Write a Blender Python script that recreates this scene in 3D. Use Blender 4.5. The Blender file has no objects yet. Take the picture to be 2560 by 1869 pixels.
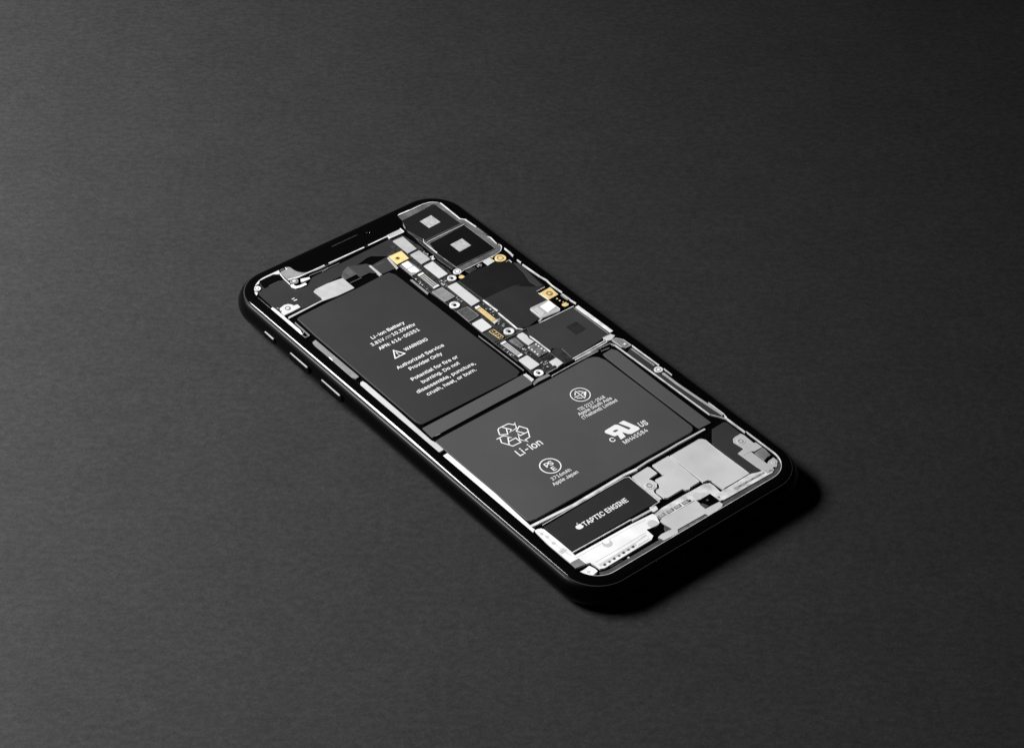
# A smartphone lying on a dark matt table, its inner parts laid open inside the glass bezel.
# Lengths in millimetres in the tables below (x across the phone, y along it, z from the glass face);
# helper functions turn them into metres.
import bpy, bmesh, math, random
from mathutils import Vector, Matrix
from mathutils.geometry import tessellate_polygon

random.seed(7)
MM = 0.001
TOP = 7.7                      # height of the glass face over the table, mm
scene = bpy.context.scene
C = scene.collection

# ------------------------------------------------------------------ camera
cam_data = bpy.data.cameras.new('camera')
cam = bpy.data.objects.new('camera', cam_data)
C.objects.link(cam)
scene.camera = cam
cam_data.sensor_fit = 'HORIZONTAL'
cam_data.sensor_width = 36.0
cam_data.lens = 85.597
cam_data.clip_start = 0.02
cam_data.clip_end = 20.0
cam.matrix_world = Matrix([[0.769236, 0.402018, -0.496647, -0.295195], [-0.638567, 0.511106, -0.575329, -0.343548], [0.022546, 0.759706, 0.649876, 0.39448], [0.0, 0.0, 0.0, 1.0]])
# the phone leans on its camera bump: everything set out in the phone's own frame is tipped by this
TIP = Matrix.Translation((0, -0.068, 0)) @ Matrix.Rotation(math.radians(0.5), 4, 'X') @ Matrix.Translation((0, 0.068, 0))
cam.matrix_world = TIP @ cam.matrix_world
scene.render.resolution_x, scene.render.resolution_y = 1024, 747

# ------------------------------------------------------------------ world and lamps
world = bpy.data.worlds.new('World')
scene.world = world
world.use_nodes = True
bg = world.node_tree.nodes['Background']
bg.inputs['Color'].default_value = (1, 1, 1, 1)
bg.inputs['Strength'].default_value = 0.006

def area(name, loc, target, sx, sy, power):
    d = bpy.data.lights.new(name, 'AREA')
    d.shape = 'RECTANGLE'; d.size = sx; d.size_y = sy; d.energy = power
    o = bpy.data.objects.new(name, d); C.objects.link(o)
    o.location = loc
    o.rotation_euler = (Vector(target) - Vector(loc)).to_track_quat('-Z', 'Y').to_euler()
    return o
key = area('softbox', (-0.30, 0.35, 0.40), (-0.38, 0.32, 0.0), 0.27, 0.27, 12.6)
key.data.spread = math.radians(152)

scene.view_settings.view_transform = 'Standard'
scene.view_settings.look = 'None'
scene.view_settings.exposure = 0.0
scene.view_settings.gamma = 1.0

# ------------------------------------------------------------------ materials
def mat(name, col, rough=0.5, metal=0.0, spec=0.5, var=0.0, vscale=300.0, bump=0.0, bscale=2000.0, coat=0.0):
    if not isinstance(col, tuple): col = (col, col, col)
    m = bpy.data.materials.new(name); m.use_nodes = True
    nt = m.node_tree; b = nt.nodes['Principled BSDF']
    b.inputs['Base Color'].default_value = (*col, 1)
    b.inputs['Roughness'].default_value = rough
    b.inputs['Metallic'].default_value = metal
    b.inputs['Specular IOR Level'].default_value = spec
    b.inputs['Coat Weight'].default_value = coat
    tc = nt.nodes.new('ShaderNodeTexCoord')
    if var:
        n = nt.nodes.new('ShaderNodeTexNoise'); n.inputs['Scale'].default_value = vscale
        n.inputs['Detail'].default_value = 4
        r = nt.nodes.new('ShaderNodeMapRange')
        r.inputs['From Min'].default_value = 0.3; r.inputs['From Max'].default_value = 0.7
        r.inputs['To Min'].default_value = 1 - var; r.inputs['To Max'].default_value = 1 + var
        x = nt.nodes.new('ShaderNodeVectorMath'); x.operation = 'SCALE'
        x.inputs[0].default_value = col
        nt.links.new(tc.outputs['Object'], n.inputs['Vector'])
        nt.links.new(n.outputs['Fac'], r.inputs['Value'])
        nt.links.new(r.outputs['Result'], x.inputs['Scale'])
        nt.links.new(x.outputs['Vector'], b.inputs['Base Color'])
    if bump:
        n2 = nt.nodes.new('ShaderNodeTexNoise'); n2.inputs['Scale'].default_value = bscale
        n2.inputs['Detail'].default_value = 3
        bp = nt.nodes.new('ShaderNodeBump'); bp.inputs['Strength'].default_value = bump
        bp.inputs['Distance'].default_value = 0.0001
        nt.links.new(tc.outputs['Object'], n2.inputs['Vector'])
        nt.links.new(n2.outputs['Fac'], bp.inputs['Height'])
        nt.links.new(bp.outputs['Normal'], b.inputs['Normal'])
    return m

def table_material():
    m = mat('dark_table', 0.0215, rough=0.8, spec=0.2, bump=0.5, bscale=1100.0)
    nt = m.node_tree; b = nt.nodes['Principled BSDF']
    tc = nt.nodes.new('ShaderNodeTexCoord')
    def noise(scale, detail, lo, hi, f0=0.3, f1=0.7):
        n = nt.nodes.new('ShaderNodeTexNoise'); n.inputs['Scale'].default_value = scale
        n.inputs['Detail'].default_value = detail
        r = nt.nodes.new('ShaderNodeMapRange')
        r.inputs['From Min'].default_value = f0; r.inputs['From Max'].default_value = f1
        r.inputs['To Min'].default_value = lo; r.inputs['To Max'].default_value = hi
        nt.links.new(tc.outputs['Object'], n.inputs['Vector']); nt.links.new(n.outputs['Fac'], r.inputs['Value'])
        return r.outputs['Result']
    # fibres and blotches drawn out along one direction, like a dyed board
    mp = nt.nodes.new('ShaderNodeMapping'); mp.inputs['Rotation'].default_value = (0, 0, math.radians(40))
    nt.links.new(tc.outputs['Object'], mp.inputs['Vector'])
    mp0 = mp; mp = nt.nodes.new('ShaderNodeMapping'); mp.inputs['Scale'].default_value = (0.75, 1.05, 1.0)
    nt.links.new(mp0.outputs['Vector'], mp.inputs['Vector'])
    def noise2(scale, detail, lo, hi, src):
        o = noise(scale, detail, lo, hi)
        nt.links.new(src, o.node.inputs['Value'].links[0].from_node.inputs['Vector'])
        return o
    def muln(p, q):
        m_ = nt.nodes.new('ShaderNodeMath'); m_.operation = 'MULTIPLY'
        nt.links.new(p, m_.inputs[0]); nt.links.new(q, m_.inputs[1]); return m_
    mul = muln(muln(noise(45, 9, 0.965, 1.035, 0.42, 0.58), noise2(170, 6, 0.92, 1.08, mp.outputs['Vector'])).outputs[0],
               muln(noise2(650, 3, 0.78, 1.22, mp.outputs['Vector']), noise(1600, 2, 0.80, 1.20)).outputs[0])
    v = nt.nodes.new('ShaderNodeTexVoronoi'); v.inputs['Scale'].default_value = 110     # rare dust specks
    nt.links.new(tc.outputs['Object'], v.inputs['Vector'])
    lt = nt.nodes.new('ShaderNodeMath'); lt.operation = 'LESS_THAN'; lt.inputs[1].default_value = 0.03
    nt.links.new(v.outputs['Distance'], lt.inputs[0])
    add = nt.nodes.new('ShaderNodeMath'); add.operation = 'MULTIPLY_ADD'
    add.inputs[1].default_value = 0.7
    nt.links.new(lt.outputs[0], add.inputs[0]); nt.links.new(mul.outputs[0], add.inputs[2])
    x = nt.nodes.new('ShaderNodeVectorMath'); x.operation = 'SCALE'; x.inputs[0].default_value = (0.0195, 0.0195, 0.0196)
    nt.links.new(add.outputs[0], x.inputs['Scale']); nt.links.new(x.outputs['Vector'], b.inputs['Base Color'])
    return m

M = {}
M['table'] = table_material()
M['glass'] = mat('black_glass', 0.0015, rough=0.06, spec=0.5)
M['frame'] = mat('black_steel', 0.012, rough=0.33, metal=1.0)
M['seam'] = mat('seam_trim', 0.03, rough=0.6, metal=0.0, spec=0.15)
M['button'] = mat('button_highlight', 0.32, rough=0.5, metal=0.0)  # pale colour of the highlight painted along the button edges
M['hole'] = mat('hole_black', 0.002, rough=0.8, spec=0.1)
M['grille'] = mat('grille_mesh', 0.02, rough=0.5, var=0.8, vscale=2500)
M['glint'] = mat('screw_steel', 0.4, rough=0.3, metal=1.0)
M['floor'] = mat('tray_black', 0.002, rough=0.9, spec=0.0)
M['panel'] = mat('panel_dark', 0.0165, rough=0.6, spec=0.3, var=0.15, vscale=120)
M['panel2'] = mat('panel_grey', 0.030, rough=0.6, spec=0.3, var=0.1, vscale=120)
M['cam'] = mat('camera_black', 0.003, rough=0.4, spec=0.3, var=0.4, vscale=60)
M['camu'] = mat('camera_grey_black', 0.008, rough=0.45, spec=0.3, var=0.35, vscale=60)
M['flex'] = mat('flex_black', 0.022, rough=0.45, var=0.5, vscale=400)
M['bat1'] = mat('battery_foil', 0.026, rough=0.55, spec=0.3, var=0.12, vscale=45, bump=0.5, bscale=150)
M['bat2'] = mat('battery_foil_grey', 0.065, rough=0.55, spec=0.3, var=0.09, vscale=45, bump=0.5, bscale=150)
M['bat3'] = mat('battery_tape', 0.072, rough=0.7, spec=0.25, var=0.05, vscale=60)
M['print'] = mat('white_print', 0.78, rough=0.7, spec=0.2)
M['board'] = mat('board_black', 0.020, rough=0.5, var=0.95, vscale=1400)
M['smd'] = mat('component_grey', 0.13, rough=0.5, var=0.6, vscale=900)
M['smdl'] = mat('component_light', 0.38, rough=0.5, var=0.4, vscale=900)
M['shield'] = mat('shield_silver', 0.37, rough=0.55, spec=0.3, var=0.09, vscale=500)
M['shieldl'] = mat('shield_light', 0.50, rough=0.55, spec=0.3, var=0.05, vscale=400)
M['plate'] = mat('plate_silver', 0.56, rough=0.5, spec=0.3, var=0.12, vscale=90)
M['mid'] = mat('steel_grey', 0.20, rough=0.45, var=0.2, vscale=500)
M['bracket'] = mat('bracket_steel', 0.10, rough=0.4, var=0.45, vscale=350)
M['dim'] = mat('steel_dim', 0.07, rough=0.45, var=0.3, vscale=600)
M['bright'] = mat('steel_bright', 0.66, rough=0.4, spec=0.4, var=0.3, vscale=450)
M['white'] = mat('polished_white_metal', 0.86, rough=0.35, spec=0.5, var=0.10, vscale=180)
M['gold'] = mat('gold_plating', (0.72, 0.54, 0.24), rough=0.35, spec=0.5, var=0.1, vscale=500)
M['golddim'] = mat('gold_trace', (0.30, 0.21, 0.07), rough=0.4, var=0.3, vscale=900)
M['sticker'] = mat('sticker_grey', 0.36, rough=0.7, spec=0.2, var=0.25, vscale=1500)
M['stickerd'] = mat('sticker_dark', 0.014, rough=0.7, spec=0.2, var=0.3, vscale=900)

# ------------------------------------------------------------------ building helpers
def link(name, me, m, parent=None):
    o = bpy.data.objects.new(name, me); C.objects.link(o)
    if m is not None: me.materials.append(m)
    if parent is not None: o.parent = parent
    return o

def mesh(verts, faces, smooth=False):
    me = bpy.data.meshes.new('mesh')
    me.from_pydata([(x*MM, y*MM, (z+TOP)*MM) for x, y, z in verts], [], faces)
    bm = bmesh.new(); bm.from_mesh(me)
    bmesh.ops.recalc_face_normals(bm, faces=bm.faces)
    bm.to_mesh(me); bm.free()
    if smooth:
        for p in me.polygons: p.use_smooth = True
    return me

def area2(p): return sum(p[i-1][0]*p[i][1]-p[i][0]*p[i-1][1] for i in range(len(p)))/2

def clean(p, eps=0.01):
    q = []
    for a in p:
        if not q or math.hypot(a[0]-q[-1][0], a[1]-q[-1][1]) > eps: q.append(a)
    if math.hypot(q[0][0]-q[-1][0], q[0][1]-q[-1][1]) < eps: q.pop()
    return q

def rounded(p, r, n=5):
    p = clean(p)
    if r <= 0: return p
    out = []; N = len(p)
    for i in range(N):
        a, b, c = Vector(p[i-1]), Vector(p[i]), Vector(p[(i+1) % N])
        u, v = (a-b), (c-b); lu, lv = u.length, v.length
        u.normalize(); v.normalize()
        ang = math.acos(max(-1, min(1, u.dot(v))))
        if ang > 3.0: out.append(tuple(b)); continue
        t = min(r/math.tan(ang/2), lu*0.45, lv*0.45)
        s, e = b+u*t, b+v*t
        for k in range(n+1):
            w = k/n
            out.append(tuple(s*(1-w)**2 + b*2*w*(1-w) + e*w*w))
    return clean(out)

def inset(p, d):
    """miter offset towards the inside of a polygon"""
    s = 1 if area2(p) > 0 else -1
    out = []; N = len(p)
    for i in range(N):
        a, b, c = Vector(p[i-1]), Vector(p[i]), Vector(p[(i+1) % N])
        e1, e2 = (b-a).normalized(), (c-b).normalized()
        n1, n2 = Vector((-e1.y, e1.x))*s, Vector((-e2.y, e2.x))*s
        h = n1+n2
        k = 1+n1.dot(n2)
        if k < 0.35: k = 0.35
        out.append(tuple(b + h*(d/k)))
    return out

def plate_mesh(outer, z, t, bev=0.04, holes=()):
    """extruded outline: bevelled top rim, walls down to z - t"""
    verts, faces = [], []
    loops = [(clean(outer), 1)] + [(clean(h), -1) for h in holes]
    tops = []
    for p, sg in loops:
        n = len(p); b0 = len(verts)
        pin = inset(p, bev*sg)
        verts += [(x, y, z) for x, y in pin]
        verts += [(x, y, z-bev) for x, y in p]
        verts += [(x, y, z-t) for x, y in p]
        for i in range(n):
            j = (i+1) % n
            faces.append((b0+i, b0+j, b0+n+j, b0+n+i))
            faces.append((b0+n+i, b0+n+j, b0+2*n+j, b0+2*n+i))
        tops.append((b0, pin))
    idx = []
    for b0, pin in tops: idx += [b0+i for i in range(len(pin))]
    tris = tessellate_polygon([[Vector((x, y, 0)) for x, y in pin] for _, pin in tops])
    for a, b, c in tris: faces.append((idx[a], idx[b], idx[c]))
    return mesh(verts, faces)

def plate(name, parent, m, pts, z=-0.2, t=0.35, r=0.15, bev=0.04, holes=(), label=None):
    if parent is phone: t = z+0.61                # parts of the phone stand on the tray
    o = link(name, plate_mesh(rounded(pts, r), z, t, bev, holes), M[m], parent)
    if label: o['label'] = label
    return o

def stroke_geo(pts, w, z, t, closed=False):
    p = [Vector(a) for a in pts]; n = len(p)
    L, R = [], []
    for i in range(n):
        a = p[i-1] if (i > 0 or closed) else None
        c = p[(i+1) % n] if (i < n-1 or closed) else None
        e1 = (p[i]-a).normalized() if a is not None else (c-p[i]).normalized()
        e2 = (c-p[i]).normalized() if c is not None else e1
        n1, n2 = Vector((-e1.y, e1.x)), Vector((-e2.y, e2.x))
        k = max(1+n1.dot(n2), 0.5)
        h = (n1+n2)*(w/2/k)
        L.append(p[i]+h); R.append(p[i]-h)
    b = min(0.03, w*0.2)
    verts, faces = [], []
    for i in range(n):
        li, ri = L[i], R[i]; d = (ri-li); d = d.normalized()*b if d.length > 0 else d
        verts += [(li.x, li.y, z-t), (li.x, li.y, z-b), (li.x+d.x, li.y+d.y, z),
                  (ri.x-d.x, ri.y-d.y, z), (ri.x, ri.y, z-b), (ri.x, ri.y, z-t)]
    m = n if closed else n-1
    for i in range(m):
        a, c = 6*i, 6*((i+1) % n)
        for k in range(5): faces.append((a+k, a+k+1, c+k+1, c+k))
    if not closed:
        faces.append(tuple(range(6))); faces.append(tuple(6*(n-1)+k for k in range(6)))
    return verts, faces

def ribbon(name, parent, m, pts, w=0.2, z=-0.12, t=0.3, closed=False, more=()):
    if parent is phone: t = z+0.61
    verts, faces = [], []
    for q in [pts]+list(more):
        v, f = stroke_geo(clean(q) if closed else q, w, z, t, closed)
        b = len(verts); verts += v; faces += [tuple(i+b for i in g) for g in f]
    return link(name, mesh(verts, faces), M[m], parent)

def lathe_mesh(c, prof, n=32, zbase=0.0):
    """prof: list of (radius, z)"""
    verts, faces = [], []
    for r, z in prof:
        for k in range(n):
            a = 2*math.pi*k/n
            verts.append((c[0]+r*math.cos(a), c[1]+r*math.sin(a), z))
    for i in range(len(prof)-1):
        for k in range(n):
            j = (k+1) % n
            faces.append((i*n+k, i*n+j, (i+1)*n+j, (i+1)*n+k))
    if prof[-1][0] > 0: faces.append(tuple((len(prof)-1)*n+k for k in range(n)))
    return mesh(verts, faces)

def screw(name, parent, c, r=0.9, z=-0.1, m='bright', head='bright', ring=True, hole=False):
    """a boss or washer with a cross-head screw (or an open hole) in its middle"""
    o = link(name, lathe_mesh(c, [(r, z-0.4), (r, z-0.05), (r-0.06, z), (r*0.62, z), (r*0.56, z-0.08),
                                  (r*0.5, z-0.16)], 36), M[m], parent)
    if hole:
        link('hole', lathe_mesh(c, [(r*0.36, z-0.12), (r*0.34, z-0.10)], 24), M['hole'], o)
    else:
        link('recess', lathe_mesh(c, [(r*0.63, z-0.10), (r*0.6, z-0.03)], 28), M['smd'], o)
        h = link('screw_head', lathe_mesh(c, [(r*0.44, z-0.12), (r*0.42, z-0.01), (r*0.34, z+0.015)], 24), M[head], o)
    return o

# letter outlines of a plain grotesque typeface: advance and contours, in thousandths
GLYPHS = {
'(': [273,[[[89,207],[101,324],[132,441],[177,539],[236,539],[191,428],[161,313],[151,207],[160,115],[188,16],[236,-96],[177,-96],[139,-21],[111,55],[95,131]]]],
')': [273,[[[37,-96],[86,18],[113,116],[122,207],[112,313],[82,428],[37,539],[97,539],[142,441],[173,323],[184,207],[178,130],[161,53],[134,-22],[97,-96]]]],
',': [187,[[[38,-119],[68,71],[137,71],[84,-119]]]],
'-': [453,[[[337,244],[337,188],[114,188],[114,244]]]],
'.': [187,[[[95,-4],[78,-1],[63,9],[53,24],[50,41],[53,59],[63,73],[78,83],[95,87],[113,83],[128,73],[138,59],[141,41],[138,24],[128,9],[113,-1]]]],
'0': [453,[[[227,-7],[174,1],[130,24],[95,62],[69,113],[53,178],[48,254],[53,330],[69,395],[95,447],[130,484],[174,508],[227,516],[279,508],[323,484],[358,447],[384,395],[400,330],[405,254],[400,178],[384,113],[359,62],[323,24],[279,1]],[[227,50],[261,56],[290,74],[313,103],[330,144],[340,194],[344,254],[340,314],[330,365],[313,405],[290,435],[261,453],[227,460],[192,453],[163,435],[140,405],[123,365],[113,314],[109,254],[113,194],[123,144],[140,103],[163,74],[192,56]]]],
'1': [453,[[[76,0],[76,55],[391,55],[391,0]],[[276,509],[276,0],[212,0],[212,448],[209,448],[86,358],[86,427],[198,509]]]],
'2': [453,[[[64,0],[64,47],[234,229],[282,282],[311,327],[320,371],[317,397],[308,419],[293,436],[273,449],[224,460],[196,457],[172,447],[153,433],[139,413],[130,390],[127,362],[66,362],[71,405],[86,442],[111,473],[143,496],[182,511],[225,516],[268,511],[306,497],[337,474],[361,445],[376,411],[381,372],[371,318],[336,259],[267,180],[153,60],[153,57],[389,57],[389,0]]]],
'3': [453,[[[218,-7],[173,-3],[133,10],[98,30],[70,57],[52,91],[44,132],[109,132],[115,107],[126,87],[144,71],[165,59],[219,50],[275,61],[297,74],[315,93],[325,116],[329,145],[326,172],[316,196],[299,217],[275,234],[242,244],[201,248],[157,248],[157,299],[288,448],[288,452],[70,452],[70,509],[372,509],[372,461],[211,278],[211,289],[264,288],[308,276],[344,253],[371,222],[387,186],[393,145],[387,103],[370,66],[344,36],[309,12],[266,-2]]]],
'4': [453,[[[40,105],[40,158],[247,509],[311,509],[109,166],[109,163],[413,163],[413,105]],[[282,0],[282,121],[282,146],[282,318],[343,318],[343,0]]]],
'5': [453,[[[221,-7],[178,-2],[140,11],[108,32],[83,60],[66,93],[60,130],[122,130],[127,108],[138,89],[173,60],[221,50],[250,53],[276,64],[298,82],[314,104],[324,131],[328,162],[324,193],[314,221],[297,244],[275,262],[248,273],[218,277],[167,268],[128,246],[67,253],[96,509],[366,509],[366,452],[151,452],[134,301],[136,301],[178,325],[229,334],[263,330],[294,321],[321,306],[345,285],[364,260],[379,231],[388,199],[391,163],[385,117],[369,76],[343,41],[309,15],[268,-1]]]],
'6': [453,[[[226,-7],[182,-1],[142,15],[109,40],[84,74],[69,115],[64,162],[68,199],[80,239],[137,340],[252,509],[322,509],[151,261],[145,261],[165,288],[196,307],[235,314],[278,309],[316,295],[346,271],[370,240],[384,201],[389,157],[384,112],[368,73],[343,39],[310,14],[271,-2]],[[226,48],[254,52],[279,63],[299,79],[314,101],[324,128],[327,157],[324,187],[314,213],[299,235],[279,251],[254,262],[226,265],[198,262],[174,252],[153,235],[138,214],[128,188],[125,158],[128,128],[138,102],[153,79],[174,63],[198,52]]]],
'7': [453,[[[97,0],[323,448],[323,452],[62,452],[62,509],[391,509],[391,449],[165,0]]]],
'8': [453,[[[226,-7],[178,-2],[136,11],[101,33],[74,62],[57,96],[52,135],[55,166],[65,195],[81,220],[101,241],[125,256],[153,265],[153,267],[119,282],[93,308],[76,342],[70,380],[75,417],[90,450],[114,477],[146,498],[184,511],[226,516],[269,511],[306,498],[337,477],[361,450],[377,417],[382,380],[376,342],[359,308],[333,282],[300,267],[300,265],[327,256],[351,241],[372,220],[387,195],[397,166],[401,135],[395,96],[378,62],[352,33],[317,11],[275,-2]],[[226,49],[258,52],[285,60],[307,74],[323,91],[333,113],[337,139],[333,165],[322,189],[305,208],[283,223],[256,232],[226,235],[196,232],[169,223],[147,208],[130,189],[119,165],[115,139],[119,113],[129,91],[145,74],[167,60],[195,52]],[[226,290],[274,300],[293,313],[307,330],[316,351],[319,376],[316,399],[308,420],[294,437],[275,449],[226,460],[177,449],[159,437],[145,420],[136,399],[133,376],[136,351],[145,330],[159,313],[178,300]]]],
':': [187,[[[95,-4],[78,-1],[63,9],[53,24],[50,41],[53,59],[63,73],[78,83],[95,87],[113,83],[128,73],[138,59],[141,41],[138,24],[128,9],[113,-1]],[[95,271],[78,274],[63,284],[53,299],[50,316],[53,334],[63,349],[78,359],[95,362],[113,359],[128,349],[138,334],[141,316],[138,299],[128,284],[113,274]]]],
'A': [479,[[[16,0],[201,509],[276,509],[463,0],[395,0],[287,302],[264,372],[232,478],[245,478],[213,371],[191,302],[85,0]],[[110,142],[110,199],[370,199],[370,142]]]],
'B': [456,[[[60,0],[60,509],[241,509],[289,504],[329,491],[359,469],[381,442],[394,410],[398,374],[395,344],[387,320],[356,286],[315,267],[315,262],[339,257],[363,245],[385,227],[402,203],[414,173],[418,136],[413,100],[400,67],[377,39],[344,18],[301,4],[247,0]],[[125,57],[245,57],[296,63],[330,80],[349,105],[355,137],[352,161],[342,184],[327,203],[306,218],[279,228],[248,231],[125,231]],[[125,285],[238,285],[288,296],[308,309],[323,326],[333,348],[336,372],[330,403],[313,429],[283,446],[240,452],[125,452]]]],
'C': [510,[[[267,-7],[205,1],[150,25],[104,63],[70,115],[48,179],[40,254],[48,329],[70,393],[104,445],[150,484],[205,508],[267,516],[340,504],[373,490],[402,471],[427,447],[448,418],[463,385],[473,348],[408,348],[389,395],[357,428],[315,449],[267,456],[223,450],[184,432],[150,403],[125,364],[109,314],[103,254],[109,194],[125,145],[151,105],[184,76],[223,59],[267,53],[315,60],[357,81],[389,114],[408,160],[473,160],[463,124],[448,91],[428,62],[402,38],[373,19],[341,5],[305,-4]]]],
'D': [502,[[[219,0],[96,0],[96,57],[215,57],[272,63],[318,81],[354,110],[379,149],[394,198],[399,255],[394,312],[379,361],[354,399],[320,428],[275,446],[221,452],[93,452],[93,509],[225,509],[294,501],[353,478],[399,441],[433,391],[455,329],[462,255],[455,181],[433,119],[398,68],[351,31],[291,8]],[[125,509],[125,0],[60,0],[60,509]]]],
'E': [418,[[[60,0],[60,509],[372,509],[372,452],[125,452],[125,286],[355,286],[355,229],[125,229],[125,57],[375,57],[375,0]]]],
'G': [520,[[[269,-7],[205,1],[149,25],[104,64],[69,116],[47,179],[40,254],[47,329],[69,393],[103,445],[149,484],[203,508],[265,516],[304,513],[340,504],[374,489],[403,469],[429,445],[449,416],[465,384],[474,349],[408,349],[387,393],[356,427],[315,448],[265,456],[222,450],[183,432],[150,404],[125,364],[109,314],[103,254],[109,194],[125,145],[151,105],[184,76],[224,59],[269,53],[309,57],[345,71],[374,93],[396,123],[410,160],[415,202],[434,199],[283,199],[283,256],[478,256],[478,200],[471,141],[451,91],[419,50],[377,19],[326,0]]]],
'H': [517,[[[60,0],[60,509],[125,509],[125,289],[392,289],[392,509],[457,509],[457,0],[392,0],[392,232],[125,232],[125,0]]]],
'I': [300,[[[31,0],[31,57],[118,57],[118,452],[31,452],[31,509],[269,509],[269,452],[183,452],[183,57],[269,57],[269,0]]]],
'J': [396,[[[185,-7],[124,3],[75,33],[44,81],[33,145],[33,173],[98,173],[98,145],[104,104],[122,74],[149,56],[185,50],[220,56],[248,74],[266,104],[272,145],[272,509],[336,509],[336,145],[326,81],[294,33],[246,3]]]],
'L': [393,[[[60,0],[60,509],[125,509],[125,57],[361,57],[361,0]]]],
'M': [628,[[[60,0],[60,509],[152,509],[277,187],[287,159],[299,123],[311,84],[322,49],[307,49],[318,83],[330,121],[342,158],[352,187],[476,509],[568,509],[568,0],[504,0],[504,291],[504,327],[505,369],[506,413],[507,457],[513,457],[498,409],[482,363],[467,322],[456,291],[342,0],[286,0],[170,291],[159,321],[145,361],[129,408],[112,457],[119,457],[120,416],[121,372],[122,328],[122,291],[122,0]]]],
'N': [523,[[[60,0],[60,509],[136,509],[343,183],[363,151],[388,107],[414,55],[405,54],[401,108],[399,157],[399,195],[399,509],[463,509],[463,0],[387,0],[202,290],[177,331],[148,381],[108,452],[119,454],[122,384],[124,328],[125,291],[125,0]]]],
'O': [533,[[[267,-7],[205,1],[150,25],[105,63],[70,115],[48,179],[40,254],[48,329],[70,393],[105,445],[150,484],[205,508],[267,516],[329,508],[384,484],[429,445],[464,393],[486,329],[493,254],[486,179],[464,115],[429,63],[384,25],[329,1]],[[267,53],[310,59],[349,76],[383,105],[408,144],[425,194],[430,254],[425,314],[408,365],[383,404],[349,433],[310,450],[267,456],[223,450],[184,433],[151,404],[125,364],[109,314],[103,254],[109,194],[125,144],[151,105],[184,76],[223,59]]]],
'P': [444,[[[60,0],[60,509],[235,509],[289,503],[332,487],[366,462],[390,430],[404,391],[409,348],[404,304],[390,265],[366,233],[332,207],[289,191],[235,186],[140,186],[140,242],[233,242],[269,246],[297,256],[318,272],[333,294],[342,319],[344,348],[342,376],[333,402],[318,423],[297,439],[268,449],[232,452],[125,452],[125,0]]]],
'R': [449,[[[60,0],[60,509],[236,509],[290,504],[333,489],[367,465],[390,433],[405,395],[409,352],[405,309],[390,271],[367,240],[333,217],[289,203],[236,198],[96,198],[96,255],[234,255],[269,258],[298,267],[319,281],[334,300],[342,324],[345,352],[342,380],[334,405],[319,425],[298,440],[269,449],[233,452],[125,452],[125,0]],[[353,0],[230,229],[303,229],[428,0]]]],
'S': [446,[[[224,-9],[172,-4],[128,9],[91,31],[64,60],[46,96],[38,137],[104,137],[110,110],[123,88],[142,71],[166,59],[224,49],[257,52],[286,60],[311,74],[329,92],[341,114],[346,139],[342,161],[332,179],[296,205],[245,222],[184,239],[128,260],[86,289],[60,326],[52,372],[58,413],[75,448],[102,476],[138,498],[180,511],[227,516],[275,511],[316,498],[351,476],[377,449],[394,415],[401,378],[337,378],[326,412],[302,437],[267,453],[225,459],[194,456],[167,448],[145,435],[129,418],[118,398],[115,376],[119,352],[131,334],[169,308],[212,293],[264,279],[312,264],[359,238],[395,198],[405,171],[408,139],[403,99],[386,64],[360,34],[323,11],[278,-4]]]],
'T': [448,[[[32,452],[32,509],[417,509],[417,452],[257,452],[257,0],[193,0],[193,452]]]],
'U': [517,[[[259,-8],[203,-2],[154,15],[114,43],[85,80],[66,124],[60,173],[60,509],[124,509],[124,178],[128,144],[141,113],[160,87],[187,68],[220,56],[259,52],[298,56],[331,68],[357,87],[377,113],[389,144],[393,178],[393,509],[457,509],[457,173],[451,124],[433,80],[403,43],[363,15],[315,-2]]]],
'V': [479,[[[204,0],[16,509],[84,509],[192,206],[215,137],[248,31],[235,31],[267,138],[290,206],[395,509],[463,509],[278,0]]]],
'W': [686,[[[155,0],[16,509],[82,509],[163,196],[175,145],[187,94],[197,40],[189,40],[200,94],[211,145],[224,196],[306,509],[380,509],[462,196],[474,145],[486,94],[497,40],[488,40],[499,94],[510,145],[523,196],[603,509],[670,509],[530,0],[455,0],[368,323],[351,391],[336,475],[350,475],[335,395],[318,323],[230,0]]]],
'a': [389,[[[160,-9],[126,-5],[94,5],[68,22],[48,45],[35,73],[30,108],[34,138],[43,161],[58,179],[78,193],[125,211],[178,220],[234,227],[265,235],[273,243],[276,255],[276,257],[267,297],[240,322],[196,331],[149,322],[118,301],[100,274],[41,291],[57,322],[79,346],[104,364],[133,375],[194,384],[239,379],[286,360],[306,343],[322,320],[333,290],[337,251],[337,0],[277,0],[277,52],[272,52],[252,25],[215,1]],[[170,45],[202,49],[228,59],[248,74],[263,93],[272,115],[276,138],[276,190],[259,182],[231,176],[200,171],[175,168],[134,159],[103,139],[95,124],[92,105],[102,72],[130,52]]]],
'b': [424,[[[229,-8],[198,-5],[172,4],[138,31],[118,59],[112,59],[112,0],[53,0],[53,509],[114,509],[114,319],[118,319],[137,346],[171,373],[197,381],[229,384],[274,378],[313,361],[345,332],[370,293],[385,245],[390,189],[385,133],[370,84],[346,45],[313,16],[274,-2]],[[220,47],[253,51],[279,66],[301,88],[316,117],[325,151],[328,189],[325,227],[316,261],[301,290],[280,311],[253,325],[220,330],[188,325],[161,312],[140,291],[125,263],[116,229],[113,189],[116,150],[125,115],[140,86],[162,65],[188,51]]]],
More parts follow.
